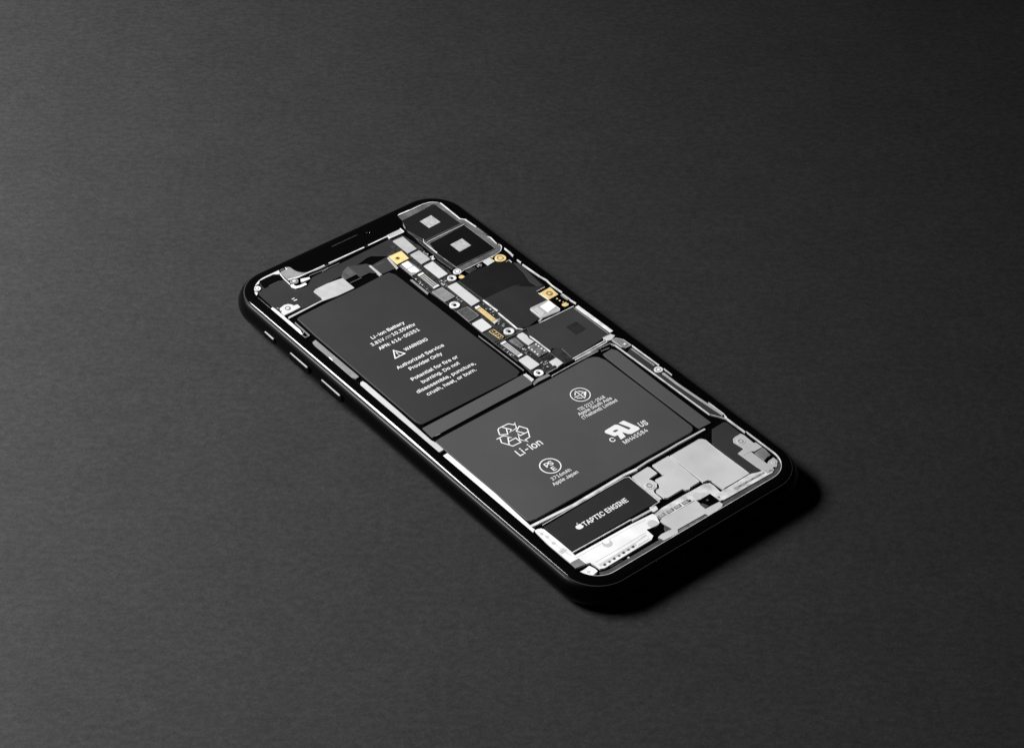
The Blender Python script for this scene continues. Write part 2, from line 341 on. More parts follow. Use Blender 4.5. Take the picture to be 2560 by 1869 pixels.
'c': [395,[[[207,-8],[159,-2],[117,16],[82,46],[56,85],[40,133],[34,187],[40,243],[56,291],[82,330],[117,360],[159,378],[207,384],[260,377],[305,356],[340,322],[362,277],[303,262],[290,289],[270,311],[242,325],[207,330],[173,325],[145,310],[124,287],[108,258],[99,224],[96,187],[99,151],[108,117],[124,89],[145,66],[173,51],[207,46],[243,52],[271,66],[292,89],[304,117],[363,102],[341,56],[306,21],[261,-1]]]],
'd': [424,[[[195,-8],[151,-2],[111,16],[79,45],[55,84],[39,133],[34,189],[39,245],[55,293],[79,332],[112,361],[151,378],[196,384],[228,381],[253,373],[287,346],[306,319],[311,319],[311,509],[372,509],[372,0],[313,0],[313,59],[307,59],[287,31],[252,4],[227,-5]],[[205,47],[236,51],[263,65],[284,86],[299,115],[309,150],[312,189],[309,229],[300,263],[284,291],[263,312],[237,325],[205,330],[172,325],[145,311],[124,290],[108,261],[99,227],[96,189],[99,151],[109,117],[124,88],[145,66],[172,51]]]],
'e': [404,[[[212,-8],[161,-2],[117,16],[82,46],[56,85],[40,132],[34,187],[39,242],[55,290],[81,329],[115,359],[157,378],[205,384],[266,374],[294,361],[319,341],[341,315],[357,282],[368,242],[371,194],[371,169],[75,169],[75,221],[338,221],[310,202],[307,237],[298,269],[283,294],[263,314],[237,326],[205,330],[173,326],[146,313],[125,294],[109,270],[99,241],[96,211],[96,178],[100,139],[110,106],[128,80],[151,61],[179,50],[212,46],[254,53],[285,73],[306,105],[365,91],[353,63],[335,39],[311,19],[283,4],[249,-5]]]],
'f': [253,[[[228,379],[228,327],[6,327],[6,379]],[[81,0],[81,432],[84,461],[96,486],[113,505],[135,519],[187,530],[222,527],[243,521],[227,468],[215,472],[195,474],[171,470],[154,460],[145,443],[142,419],[142,0]]]],
'g': [425,[[[207,-151],[168,-148],[134,-140],[82,-110],[51,-69],[101,-41],[122,-66],[154,-88],[207,-97],[249,-92],[282,-75],[304,-47],[311,-6],[311,68],[306,68],[287,41],[252,16],[227,8],[195,5],[152,10],[113,27],[80,53],[55,90],[39,136],[34,191],[39,246],[55,293],[80,332],[112,361],[152,378],[196,384],[228,382],[253,373],[288,346],[308,319],[313,319],[313,379],[372,379],[372,-9],[367,-54],[350,-90],[324,-117],[291,-136],[251,-147]],[[205,59],[237,63],[264,75],[285,95],[300,121],[309,154],[312,193],[309,231],[300,264],[285,291],[264,312],[237,325],[205,330],[172,325],[145,312],[124,290],[109,262],[99,229],[96,193],[99,155],[109,123],[124,96],[145,76],[172,63]]]],
'h': [410,[[[114,227],[114,0],[53,0],[53,509],[114,509],[114,287],[102,287],[124,332],[152,362],[187,379],[227,384],[264,380],[295,369],[321,349],[341,321],[353,285],[357,240],[357,0],[296,0],[296,235],[290,275],[273,304],[246,323],[210,329],[184,326],[161,317],[141,303],[126,283],[117,257]]]],
'i': [166,[[[53,0],[53,379],[114,379],[114,0]],[[84,443],[67,446],[54,455],[44,468],[41,483],[44,499],[54,512],[67,521],[84,524],[100,521],[114,512],[123,499],[126,483],[123,468],[114,455],[100,446]]]],
'l': [189,[[[139,-2],[101,3],[74,20],[58,47],[53,84],[53,509],[114,509],[114,99],[120,62],[130,54],[146,52],[160,53],[170,54],[181,3],[162,-1]]]],
'm': [609,[[[53,0],[53,379],[112,379],[112,295],[108,295],[118,323],[132,346],[172,376],[219,386],[257,380],[287,361],[309,331],[321,295],[312,295],[322,321],[337,343],[381,375],[437,386],[468,383],[497,372],[522,354],[541,328],[553,296],[557,255],[557,0],[496,0],[496,254],[490,289],[473,313],[447,326],[419,330],[395,328],[374,320],[345,290],[335,247],[335,0],[274,0],[274,260],[269,288],[253,311],[229,326],[199,330],[158,320],[140,307],[126,289],[117,266],[114,238],[114,0]]]],
'n': [409,[[[114,227],[114,0],[53,0],[53,379],[112,379],[112,287],[102,287],[124,332],[152,362],[187,379],[227,384],[264,380],[295,369],[321,349],[341,321],[353,285],[357,240],[357,0],[296,0],[296,235],[290,275],[273,304],[246,323],[210,329],[184,326],[161,317],[141,303],[126,283],[117,257]]]],
'o': [415,[[[207,-8],[159,-2],[117,16],[82,46],[56,85],[40,133],[34,187],[40,243],[56,291],[82,330],[117,360],[159,378],[207,384],[256,378],[299,360],[333,330],[359,291],[376,243],[381,187],[376,133],[359,85],[333,46],[299,16],[256,-2]],[[207,46],[242,51],[270,66],[292,89],[307,117],[316,151],[319,187],[316,224],[307,258],[292,287],[270,310],[242,325],[207,330],[173,325],[145,310],[124,287],[108,258],[99,224],[96,187],[99,151],[108,117],[124,89],[145,66],[173,51]]]],
'p': [424,[[[53,-143],[53,379],[112,379],[112,319],[118,319],[137,346],[171,373],[197,381],[229,384],[274,378],[313,361],[345,332],[370,293],[385,245],[390,189],[385,133],[370,84],[346,45],[313,16],[274,-2],[229,-8],[198,-5],[173,4],[138,31],[118,59],[114,59],[114,-143]],[[220,47],[253,51],[279,66],[301,88],[316,117],[325,151],[328,189],[325,227],[316,261],[301,290],[280,311],[253,325],[220,330],[188,325],[161,312],[140,291],[125,263],[116,229],[113,189],[116,150],[125,115],[140,86],[162,65],[188,51]]]],
'r': [259,[[[53,0],[53,379],[112,379],[112,321],[115,321],[130,347],[152,367],[181,380],[213,385],[229,384],[243,384],[243,322],[230,324],[207,326],[182,323],[159,315],[140,301],[126,284],[117,262],[114,237],[114,0]]]],
's': [365,[[[182,-8],[145,-5],[112,3],[84,18],[62,38],[45,63],[36,94],[94,107],[105,79],[124,60],[150,49],[181,45],[217,50],[244,62],[262,81],[268,103],[265,121],[254,136],[237,147],[212,155],[149,170],[104,186],[72,208],[53,237],[47,274],[51,305],[65,332],[87,354],[115,370],[149,381],[187,384],[223,381],[254,372],[279,358],[299,339],[324,290],[268,277],[258,298],[243,316],[219,328],[187,333],[156,329],[131,317],[114,299],[109,277],[112,258],[124,243],[172,223],[229,209],[275,194],[306,171],[325,142],[331,107],[326,75],[312,47],[290,24],[260,6],[223,-5]]]],
't': [227,[[[204,379],[204,327],[6,327],[6,379]],[[65,471],[126,471],[126,98],[128,76],[136,61],[150,53],[170,50],[185,51],[202,54],[213,2],[192,-3],[168,-4],[125,2],[92,21],[72,52],[65,93]]]],
'u': [410,[[[182,-5],[146,-1],[115,11],[89,31],[69,59],[57,95],[53,139],[53,379],[114,379],[114,144],[119,105],[137,75],[164,56],[200,50],[226,53],[249,62],[268,77],[283,97],[293,122],[296,153],[296,379],[357,379],[357,0],[298,0],[298,92],[307,92],[286,47],[257,17],[222,0]]]],
'v': [389,[[[163,0],[17,379],[84,379],[165,155],[187,87],[206,21],[184,21],[203,87],[224,155],[305,379],[371,379],[226,0]]]],
'y': [389,[[[47,-139],[61,-86],[71,-87],[104,-89],[130,-74],[151,-36],[163,-1],[17,379],[84,379],[165,155],[187,87],[206,21],[184,21],[202,87],[224,155],[305,379],[371,379],[204,-58],[177,-107],[139,-136],[91,-145],[65,-143]]]],
'z': [380,[[[42,0],[42,46],[254,320],[254,323],[48,323],[48,379],[333,379],[333,331],[126,60],[126,56],[339,56],[339,0]]]],
'_cap': 509,
'_sp': 187}

def text_geo(s, bold=0.0):
    """a line of writing as faces; bold widens the strokes (thousandths)"""
    verts, faces = [], []; x = 0.0
    for ch in s:
        if ch == ' ': x += GLYPHS['_sp']; continue
        adv, cont = GLYPHS[ch]
        cont = [clean(c_, 7) for c_ in cont if len(c_) > 2]
        holes = [c_ for c_ in cont if area2(c_) > 0]
        for k_, oc in enumerate([c_ for c_ in cont if area2(c_) < 0]):     # strokes that overlap lie a hair apart
            x0, x1 = min(p[0] for p in oc), max(p[0] for p in oc); y0, y1 = min(p[1] for p in oc), max(p[1] for p in oc)
            cs = [inset(oc, -bold)]+[inset(h_, bold) for h_ in holes if x0 < h_[0][0] < x1 and y0 < h_[0][1] < y1]
            cu = bpy.data.curves.new('glyph', 'CURVE'); cu.dimensions = '2D'; cu.fill_mode = 'FRONT'
            for c_ in cs:
                sp_ = cu.splines.new('POLY'); sp_.points.add(len(c_)-1); sp_.use_cyclic_u = True
                for pt, (px, py) in zip(sp_.points, c_): pt.co = (px/1000, py/1000, 0, 1)
            o_ = bpy.data.objects.new('glyph', cu); C.objects.link(o_)
            me_ = o_.to_mesh(); base = len(verts)
            verts += [(v_.co.x*1000+x, v_.co.y*1000, k_*0.004) for v_ in me_.vertices]
            faces += [tuple(i+base for i in p_.vertices) for p_ in me_.polygons]
            o_.to_mesh_clear(); bpy.data.objects.remove(o_); bpy.data.curves.remove(cu)
        x += adv
    return verts, faces

def writing(name, parent, lines, m='print', z=-0.15):
    """lines: (text, start, end, cap height, bold); the baseline runs from start to end"""
    verts, faces = [], []
    for s, a, b, cap, bold in lines:
        v, f = text_geo(s, bold)
        x0, x1 = min(p[0] for p in v), max(p[0] for p in v)
        A, B = Vector(a), Vector(b); u = (B-A); W = u.length; u.normalize(); n = Vector((-u.y, u.x))
        sx = W/(x1-x0); sy = cap/(GLYPHS['_cap']+2*bold)
        o = len(verts)
        for x, y, dz in v:
            q = A+u*((x-x0)*sx)+n*(y*sy); verts.append((q.x, q.y, z+dz))
        faces += [tuple(i+o for i in g) for g in f]
    me = mesh(verts, faces)
    # lettering is printed face up
    bm = bmesh.new(); bm.from_mesh(me)
    for g in bm.faces:
        if g.normal.z < 0: g.normal_flip()
    bm.to_mesh(me); bm.free()
    return link(name, me, M[m], parent)

def rrect(hx, hy, r, n=14, e=2.0):
    out = []
    for sx, sy, a0 in ((1, 1, 0), (-1, 1, 90), (-1, -1, 180), (1, -1, 270)):
        for k in range(n+1):
            a = math.radians(a0+90*k/n)
            c, s = math.cos(a), math.sin(a)
            c2 = math.copysign(abs(c)**(2/e), c); s2 = math.copysign(abs(s)**(2/e), s)
            out.append((sx*(hx-r)+r*c2, sy*(hy-r)+r*s2))
    return out

def along(pts, step):
    """points every step mm along a polyline, with the direction"""
    out = []; acc = 0
    for a, b in zip(pts[:-1], pts[1:]):
        A, B = Vector(a), Vector(b); L = (B-A).length
        while acc <= L:
            out.append((A+(B-A)*(acc/L), (B-A).normalized())); acc += step
        acc -= L
    return out

# ------------------------------------------------------------------ table
tv = []; N = 2
me = bpy.data.meshes.new('mesh')
me.from_pydata([(-3, -3, 0), (3, -3, 0), (3, 3, 0), (-3, 3, 0)], [], [(0, 1, 2, 3)])
table = link('table_surface', me, M['table'])
table['kind'] = 'structure'

# ------------------------------------------------------------------ phone body
phone = bpy.data.objects.new('smartphone', None); C.objects.link(phone)
phone.empty_display_size = 0.02
phone.matrix_world = TIP
phone['label'] = 'black smartphone lying face up on the dark table with batteries and circuit board showing'
phone['category'] = 'smartphone'

HX, HY, RB, RC = 35.45, 71.8, 3.85, 10.9       # half width, half length, edge round, plan corner
def ring_at(angle, rad=RB, lift=0.0):
    """plan outline of the rounded body edge; angle 0 = top face, 90 = widest, 180 = underside"""
    d = rad*(1-math.sin(math.radians(angle)))+ (RB-rad)
    z = -RB+rad*math.cos(math.radians(angle))
    return inset_rrect(d), z+lift
def inset_rrect(d): return rrect(HX-d, HY-d, max(RC-d, 1.0), 16)

def shell(loops, cap_last=False):
    verts, faces = [], []; n = len(loops[0][0])
    for p, z in loops: verts += [(x, y, z) for x, y in p]
    for i in range(len(loops)-1):
        for k in range(n):
            j = (k+1) % n
            faces.append((i*n+k, i*n+j, (i+1)*n+j, (i+1)*n+k))
    if cap_last: faces.append(tuple((len(loops)-1)*n+k for k in range(n)))
    return verts, faces

SEAM = 37.0
loops = [(inset_rrect(RB-RB*math.sin(math.radians(SEAM))+0.55), -1.6)]
loops += [ring_at(SEAM+0.6, RB-0.05), ring_at(SEAM+2.5, RB+0.0)]
loops += [ring_at(a) for a in range(44, 164, 8)] + [ring_at(168), ring_at(175), ring_at(180)]
v, f = shell(loops, True)
frame = link('frame', mesh(v, f, True), M['frame'], phone)
frame['label'] = 'polished black metal edge band'

# front glass: display opening with the sensor notch
def display_outline():
    X, Y, r = 31.2, 67.55, 6.35
    p = rrect(X, Y, r, 12)
    right = [q for q in p[:13]]                 # top right corner, from the side to the top
    left = p[13:26]
    rest = p[26:]
    nx, ny = 17.4, 62.15
    notch = [(nx+1.3, Y), (nx+0.55, Y-0.18), (nx+0.15, Y-0.6), (nx, Y-1.3)]
    for k in range(9):
        a = math.radians(90*k/8); notch.append((nx-3.6+3.6*math.cos(a), ny+3.6-3.6*math.sin(a)))
    notch_l = [(-x, y) for x, y in reversed(notch)]
    return clean(right+notch+notch_l+left+rest)
DISP = display_outline()
outer0 = ring_at(0)[0]
n = len(outer0)
verts, faces = shell([ring_at(SEAM-2.6, RB-0.12, -0.02), ring_at(SEAM-3.4), ring_at(30), ring_at(22), ring_at(14), ring_at(7), ring_at(0)])
base = len(verts)-n
loops_t = [outer0, DISP]
idx = [base+i for i in range(n)]
idx += [len(verts)+i for i in range(len(DISP))]
b1 = len(verts)
verts += [(x, y, 0.0) for x, y in DISP]
verts += [(x, y, -0.62) for x, y in DISP]
for a, b, c in tessellate_polygon([[Vector((x, y, 0)) for x, y in L] for L in loops_t]):
    faces.append((idx[a], idx[b], idx[c]))
k = len(DISP)
for i in range(k):
    j = (i+1) % k; faces.append((b1+i, b1+j, b1+k+j, b1+k+i))
glass = link('front_glass', mesh(verts, faces), M['glass'], phone)
for p in glass.data.polygons:
    p.use_smooth = len(p.vertices) == 4 and p.normal.z > 0.05 and p.index < n*6
glass['label'] = 'black bezel glass with a sensor notch'
# trim line in the seam between glass and metal
sv, sf = shell([ring_at(SEAM-3.3, RB-0.08), ring_at(SEAM-2.9, RB+0.01), ring_at(SEAM+0.4, RB+0.01), ring_at(SEAM+0.9, RB-0.08)])
link('seam_trim', mesh(sv, sf, True), M['seam'], phone)

# earpiece and front sensors in the notch
g = ribbon('earpiece_grille', glass, 'grille', [(-3.9, 66.9), (4.3, 66.9)], 0.32, 0.012, 0.1)
dots = [(6.8, 66.1), (7.55, 65.75)]
for i, d in enumerate(dots):
    link('front_sensor', lathe_mesh(d, [(0.16, 0.0), (0.14, 0.015)], 12), M['glint' if i else 'dim'], glass)

# tray under everything
tray = link('inner_tray', plate_mesh(inset_rrect(3.9), -0.6, 0.9, 0.02), M['floor'], phone)

# camera bump on the back, under the top end
bump = []
for k_ in range(9): a = math.radians(180*k_/8); bump.append((24.5+5.2*math.cos(a), 61+5.2*math.sin(a)))
for k_ in range(9): a = math.radians(180+180*k_/8); bump.append((24.5+5.2*math.cos(a), 45+5.2*math.sin(a)))
link('camera_bump', plate_mesh(bump, -7.6, 1.1, 0.05), M['frame'], phone)

# side buttons
def button(name, y0, y1, zc=-3.6, h=1.15, out=0.45):
    p = []
    r = h
    for cy, a0 in ((y0+r*0.9, -90), (y1-r*0.9, 90)): pass
    L = []
    for k in range(9):
        a = math.radians(-90+180*k/8); L.append((y1-r+r*math.cos(a), zc+h*math.sin(a)))
    for k in range(9):
        a = math.radians(90+180*k/8); L.append((y0+r+r*math.cos(a), zc+h*math.sin(a)))
    cy, cz = (y0+y1)/2, zc
    verts, faces = [], []
    for x, s in ((-HX+0.6, 1.0), (-HX-out+0.22, 1.0), (-HX-out+0.06, 0.93), (-HX-out, 0.80)):
        for y, z in L: verts.append((x, cy+(y-cy)*(1-(1-s)*0.3), cz+(z-cz)*s))
    n = len(L)
    for i in range(3):
        for k in range(n): faces.append((i*n+k, i*n+(k+1) % n, (i+1)*n+(k+1) % n, (i+1)*n+k))
    faces.append(tuple(3*n+k for k in range(n)))
    o = link(name, mesh(verts, faces, False), M['frame'], phone)
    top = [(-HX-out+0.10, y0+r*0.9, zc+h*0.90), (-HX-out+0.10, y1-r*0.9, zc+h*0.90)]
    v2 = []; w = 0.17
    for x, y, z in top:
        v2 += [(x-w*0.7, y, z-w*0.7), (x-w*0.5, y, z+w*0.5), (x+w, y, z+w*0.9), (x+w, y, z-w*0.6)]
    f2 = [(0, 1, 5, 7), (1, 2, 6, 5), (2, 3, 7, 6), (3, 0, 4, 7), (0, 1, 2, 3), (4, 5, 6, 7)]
    link('edge_highlight', mesh(v2, f2), M['button'], o)  # pale strip stands in for the highlight along the button's upper edge
    return o
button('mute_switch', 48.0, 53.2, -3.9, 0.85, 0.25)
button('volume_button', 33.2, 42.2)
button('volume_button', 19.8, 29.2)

# bottom edge: charging port, screws, speaker holes
def end_disc(name, x, z, r, m, y=-HY-0.01, depth=0.25):
    prof = [(r, 0.12), (r, 0.0), (r*0.86, -0.02)]
    verts, faces = [], []; n = 20
    for rr, d in prof:
        for k in range(n):
            a = 2*math.pi*k/n; verts.append((x+rr*math.cos(a), y+d, z+rr*math.sin(a)))
    for i in range(2):
        for k in range(n): faces.append((i*n+k, i*n+(k+1) % n, (i+1)*n+(k+1) % n, (i+1)*n+k))
    faces.append(tuple(2*n+k for k in range(n)))
    return link(name, mesh(verts, faces), M[m], phone)
for i in range(6): end_disc('speaker_hole', 9.6+i*2.25, -RB, 0.62, 'hole')
for i in range(4): end_disc('speaker_hole', -18.6+i*2.25, -RB, 0.62, 'hole')
for x in (-7.0, 7.0): end_disc('bottom_screw', x, -RB, 0.5, 'dim')
port = []
for cx, a0 in ((3.2, -90), (-3.2, 90)):
    for k_ in range(9):
        a = math.radians(a0+180*k_/8); port.append((cx+1.25*math.cos(a), -RB+1.25*math.sin(a)))
verts = [(x, -HY+0.15, z) for x, z in port]+[(x, -HY-0.02, z) for x, z in port]
n = len(port)
faces = [(i, (i+1) % n, n+(i+1) % n, n+i) for i in range(n)]+[tuple(n+i for i in range(n))]
link('charging_port', mesh(verts, faces), M['hole'], phone)

# ------------------------------------------------------------------ inner rails along the left side
P = phone
ribbon('rail_edge', P, 'mid', [(-31.06, 62.01), (-31.02, 59.97), (-31.00, 56.40)], 0.12, -0.2)
plate('side_rail', P, 'bright', [(-31.09, 55.98), (-30.35, 56.19), (-30.25, 55.32), (-30.17, 44.67), (-30.70, 42.78), (-31.25, 43.02), (-31.51, 43.80)], -0.15, r=0.1)
ribbon('rail_clip', P, 'mid', [(-29.46, 47.79), (-29.51, 44.92), (-29.63, 41.48), (-30.85, 41.44), (-31.03, 42.66), (-29.93, 43.52)], 0.22, -0.15)
plate('side_rail', P, 'mid', [(-30.56, 38.92), (-29.42, 39.24), (-29.38, 21.31), (-30.47, 21.17), (-30.99, 22.21), (-30.87, 29.17), (-30.80, 33.42), (-30.93, 37.12)], -0.2, r=0.15)
ribbon('rail_edge', P, 'dim', [(-31.25, 40.07), (-31.29, 34.04), (-31.03, 32.14), (-31.12, 28.83), (-31.19, 21.47), (-31.13, 19.04), (-31.14, 16.85)], 0.12, -0.1)
plate('rail_clip', P, 'bright', [(-30.79, 31.98), (-30.61, 31.27), (-30.79, 29.91), (-31.09, 30.15)], -0.12, r=0.05)
plate('side_rail', P, 'shieldl', [(-30.45, 19.42), (-29.72, 19.44), (-29.53, 18.45), (-29.60, 5.28), (-29.91, -7.71), (-29.53, -9.16), (-29.61, -12.11), (-31.28, -12.17), (-31.29, 1.28), (-31.48, 4.97), (-31.07, 10.39), (-31.27, 16.15), (-31.10, 18.40)], -0.15, r=0.1)
plate('side_rail', P, 'white', [(-31.35, -13.66), (-29.71, -13.58), (-29.62, -31.48), (-30.08, -43.73), (-30.21, -45.33), (-30.05, -46.01), (-31.28, -46.65), (-31.18, -45.44), (-31.24, -30.49), (-31.77, -21.16)], -0.15, r=0.1)
ribbon('rail_edge', P, 'mid', [(-31.25, -45.93), (-31.52, -52.10), (-31.48, -59.84), (-31.50, -62.78)], 0.14, -0.1)

# ------------------------------------------------------------------ top left corner: sensor bay
bay = plate('sensor_bay', P, 'panel', [(-29.44, 63.82), (-26.77, 66.75), (-22.43, 66.90), (-21.50, 65.66), (-21.53, 60.13), (-20.75, 58.27), (-18.20, 58.02), (-15.12, 60.16), (-3.56, 60.33), (10.62, 60.74), (10.09, 59.41), (10.06, 55.65), (9.25, 55.10), (5.51, 55.09), (2.02, 57.78), (0.87, 57.90), (-9.03, 55.90), (-17.97, 55.83), (-18.46, 51.23), (-28.91, 51.54), (-29.99, 53.36), (-30.25, 56.76), (-30.35, 62.53)], -0.42, 0.2)
plate('corner_bracket', P, 'shieldl', [(-20.30, 67.62), (-20.77, 66.54), (-21.43, 66.14), (-22.43, 66.93), (-24.70, 66.99), (-26.74, 66.88), (-27.67, 65.95), (-28.10, 66.02), (-29.22, 65.77), (-29.22, 65.99), (-28.55, 66.71), (-27.21, 67.47), (-25.19, 67.83), (-22.63, 68.00)], -0.15, r=0.1)
plate('corner_bracket', P, 'shieldl', [(-30.49, 64.24), (-29.80, 63.41), (-30.38, 62.74), (-30.97, 62.42), (-30.86, 63.34)], -0.15, r=0.1)
screw('screw_boss', P, [(-29.13, 64.71)][0], 0.98)
nb = plate('notch_bracket', P, 'mid', [(-20.68, 66.32), (-18.48, 66.49), (-18.34, 67.64), (-17.77, 67.61), (-17.51, 67.22), (-17.33, 66.22), (-16.92, 64.69), (-15.93, 63.59), (-14.52, 62.88), (-13.39, 62.91), (10.28, 62.38), (10.07, 61.44), (-12.01, 61.45), (-18.04, 62.20), (-20.78, 62.75)], -0.2, 0.3, r=0.1)
ribbon('rim', nb, 'bright', [(-18.41, 67.55), (-18.49, 66.42), (-20.97, 66.34), (-21.35, 63.67), (-21.47, 61.04)], 0.16, -0.14)
ribbon('rim', nb, 'bright', [(-20.75, 62.79), (-18.14, 62.05), (-10.42, 61.94), (3.07, 61.64), (10.07, 61.69)], 0.34, -0.1)
plate('slot', nb, 'hole', [(-9.94, 62.26), (-8.68, 62.20), (-8.71, 61.61), (-10.04, 61.62)], -0.06, 0.05, r=0.05, bev=0.01)
plate('slot', nb, 'hole', [(2.67, 62.15), (3.91, 62.12), (3.87, 61.53), (2.58, 61.49)], -0.06, 0.05, r=0.05, bev=0.01)
plate('slot', nb, 'dim', [(-20.12, 67.59), (-19.04, 67.55), (-18.81, 66.73), (-20.09, 66.76)], -0.12, 0.1, r=0.05)
ribbon('flex_rim', P, 'mid', [(-15.51, 60.87), (-10.84, 60.53), (-9.83, 60.66)], 0.16, -0.2, more=[[(-11.93, 60.10), (-9.63, 60.50), (-6.38, 60.38)]])
ribbon('hook_bracket', P, 'white', [(-21.20, 60.56), (-21.41, 59.83), (-21.02, 59.02), (-19.89, 58.68), (-18.18, 58.70)], 0.85, -0.12)
plate('hook_tab', P, 'plate', [(-18.11, 61.15), (-15.92, 60.39), (-16.14, 59.61), (-18.27, 59.79), (-18.65, 60.21)], -0.15, r=0.1)
screw('screw_boss', P, [(-19.95, 61.34)][0], 1.12, -0.05, 'mid')
sb = plate('screw_bracket', P, 'shieldl', [(-29.25, 54.68), (-27.64, 55.08), (-26.61, 54.83), (-26.02, 54.14), (-25.81, 53.42), (-24.79, 53.24), (-24.86, 51.79), (-27.81, 51.67), (-29.94, 51.69), (-29.83, 53.25), (-29.32, 53.40), (-29.64, 53.98)], -0.12, r=0.12)
screw('screw_boss', sb, [(-27.67, 53.44)][0], 0.78, -0.02, 'mid', 'white')
plate('earpiece_chamber', bay, 'floor', [(-26.73, 66.92), (-25.19, 67.08), (-22.63, 66.85), (-21.51, 66.13), (-21.34, 64.75), (-21.52, 63.64), (-22.69, 64.10), (-24.54, 64.18), (-26.46, 63.76), (-27.52, 63.80), (-27.37, 65.15)], -0.40, 0.05, r=0.2)
ribbon('bay_edge', bay, 'floor', [(-30.30, 62.72), (-30.37, 60.53), (-30.42, 57.24)], 0.5, -0.39, 0.05)
ribbon('contact_mark', bay, 'bright', [(-24.57, 55.99), (-23.80, 55.97)], 0.28, -0.36, 0.06)
ribbon('contact_mark', bay, 'bright', [(-24.54, 55.25), (-23.61, 55.07)], 0.3, -0.36, 0.06)
ribbon('crease', bay, 'dim', [(-26.05, 63.96), (-24.33, 64.08), (-22.77, 63.99)], 0.2, -0.38, 0.04)
ribbon('crease', bay, 'dim', [(-26.26, 55.71), (-24.94, 55.67)], 0.1, -0.38, 0.04, more=[[(-23.38, 56.13), (-21.86, 56.73)], [(-22.35, 58.13), (-21.47, 57.66)]])
plate('contact_mark', bay, 'mid', [(-29.79, 55.38), (-29.41, 55.53), (-29.14, 54.98), (-29.55, 54.86)], -0.3, 0.1, r=0.05)
# cable fold and silver cover plate above the first battery
plate('cable_fold', P, 'dim', [(-9.12, 55.78), (-7.63, 57.16), (-5.45, 58.01), (-5.52, 53.98), (-9.30, 53.89)], -0.3, 0.25)
cf = plate('flex_cable', P, 'panel2', [(-5.37, 57.91), (-0.96, 55.90), (-0.42, 54.55), (4.95, 55.00), (3.75, 49.76), (-0.14, 49.99), (-2.64, 52.45), (-5.48, 52.39), (-5.54, 53.96)], -0.28, 0.25)
ribbon('fold', cf, 'dim', [(-0.63, 53.86), (3.27, 53.63)], 0.35, -0.23, 0.1)
ribbon('fold', cf, 'dim', [(-0.27, 52.29), (2.92, 52.36)], 0.12, -0.23, 0.1)
ribbon('fold', cf, 'dim', [(-9.10, 52.09), (-5.45, 52.01)], 0.3, -0.23, 0.1)
plate('cover_plate', P, 'shield', [(-18.54, 54.95), (-17.66, 55.41), (-14.10, 55.49), (-9.43, 54.86), (-9.50, 49.67), (-14.54, 49.72), (-19.21, 50.40), (-29.76, 49.93), (-29.55, 50.64), (-18.70, 50.89), (-18.48, 51.81)], -0.15, r=0.25)
plate('cable_clip', P, 'shield', [(-1.16, 54.77), (-0.58, 54.59), (-0.67, 49.63), (-1.38, 49.67)], -0.12, r=0.1)

# ------------------------------------------------------------------ batteries
b1_ = plate('battery', P, 'bat1', [(-28.21, 48.77), (-27.08, 49.09), (-17.91, 49.28), (-9.10, 49.21), (-1.12, 49.53), (1.29, 49.42), (2.12, 47.65), (2.41, 29.73), (2.70, -0.39), (2.54, -1.65), (1.41, -2.16), (1.14, -2.56), (-27.90, -2.03), (-28.38, -1.44), (-28.73, -0.03), (-28.54, 41.03)], -0.15, 0.35, r=0.6, bev=0.12)
b1_['label'] = 'upper battery with the warning text'
flap = plate('battery_tape', P, 'bat3', [(-28.83, -2.92), (-4.79, -2.82), (2.27, -2.63), (2.58, -2.82), (2.45, -6.18), (2.12, -6.94), (-8.13, -6.88), (-26.84, -7.09), (-29.03, -7.04), (-29.02, -6.00)], -0.25, 0.25, r=0.12, bev=0.06)
ribbon('tape_tab', flap, 'mid', [(-28.15, -7.11), (-26.80, -7.19)], 0.2, -0.2, 0.1)
b2_ = plate('battery', P, 'bat2', [(-29.51, -8.54), (-27.32, -8.29), (-2.95, -8.19), (1.82, -8.12), (6.99, -8.16), (18.86, -7.92), (20.43, -8.31), (21.49, -9.28), (22.12, -11.18), (22.18, -17.58), (22.24, -30.21), (22.12, -42.56), (21.49, -43.47), (20.44, -43.90), (-27.56, -43.63), (-29.15, -43.34), (-29.55, -42.62), (-29.48, -13.35)], -0.15, 0.35, r=0.5, bev=0.12)
b2_['label'] = 'lower battery with recycling and safety marks'
bt = plate('battery_tape', P, 'bat3', [(23.16, -8.92), (26.14, -8.80), (26.86, -10.17), (26.63, -27.50), (26.72, -44.27), (23.09, -44.07), (22.95, -43.20), (22.85, -29.54), (22.89, -16.79), (22.94, -10.26)], -0.25, 0.25, r=0.15, bev=0.06)
ribbon('tape_tab', bt, 'mid', [(23.56, -7.92), (25.86, -8.21)], 0.25, -0.18, 0.2)

w1 = writing('printed_text', b1_, [
    ('Li-ion Battery', *[(-18.21, 30.58), (-8.08, 30.52)], 1.12, 9),
    ('3.81V', *[(-19.90, 28.48), (-15.94, 28.44)], 1.12, 9),
    ('10.35Whr', *[(-13.44, 28.44), (-6.32, 28.30)], 1.12, 9),
    ('APN: 616-00351', *[(-19.30, 26.13), (-6.83, 26.06)], 1.12, 9),
    ('WARNING', *[(-14.60, 21.91), (-7.53, 21.83)], 1.12, 9),
    ('Authorized Service', *[(-20.31, 17.55), (-5.78, 17.56)], 1.12, 9),
    ('Provider Only', *[(-18.10, 15.44), (-8.14, 15.30)], 1.12, 9),
    ('Potential for fire or', *[(-20.12, 12.01), (-5.84, 11.97)], 1.12, 9),
    ('burning. Do not', *[(-18.71, 9.70), (-7.00, 9.86)], 1.12, 9),
    ('disassemble, puncture,', *[(-21.97, 7.51), (-4.05, 7.37)], 1.12, 9),
    ('crush, heat, or burn.', *[(-20.57, 5.33), (-5.33, 5.37)], 1.12, 9)], z=-0.138)
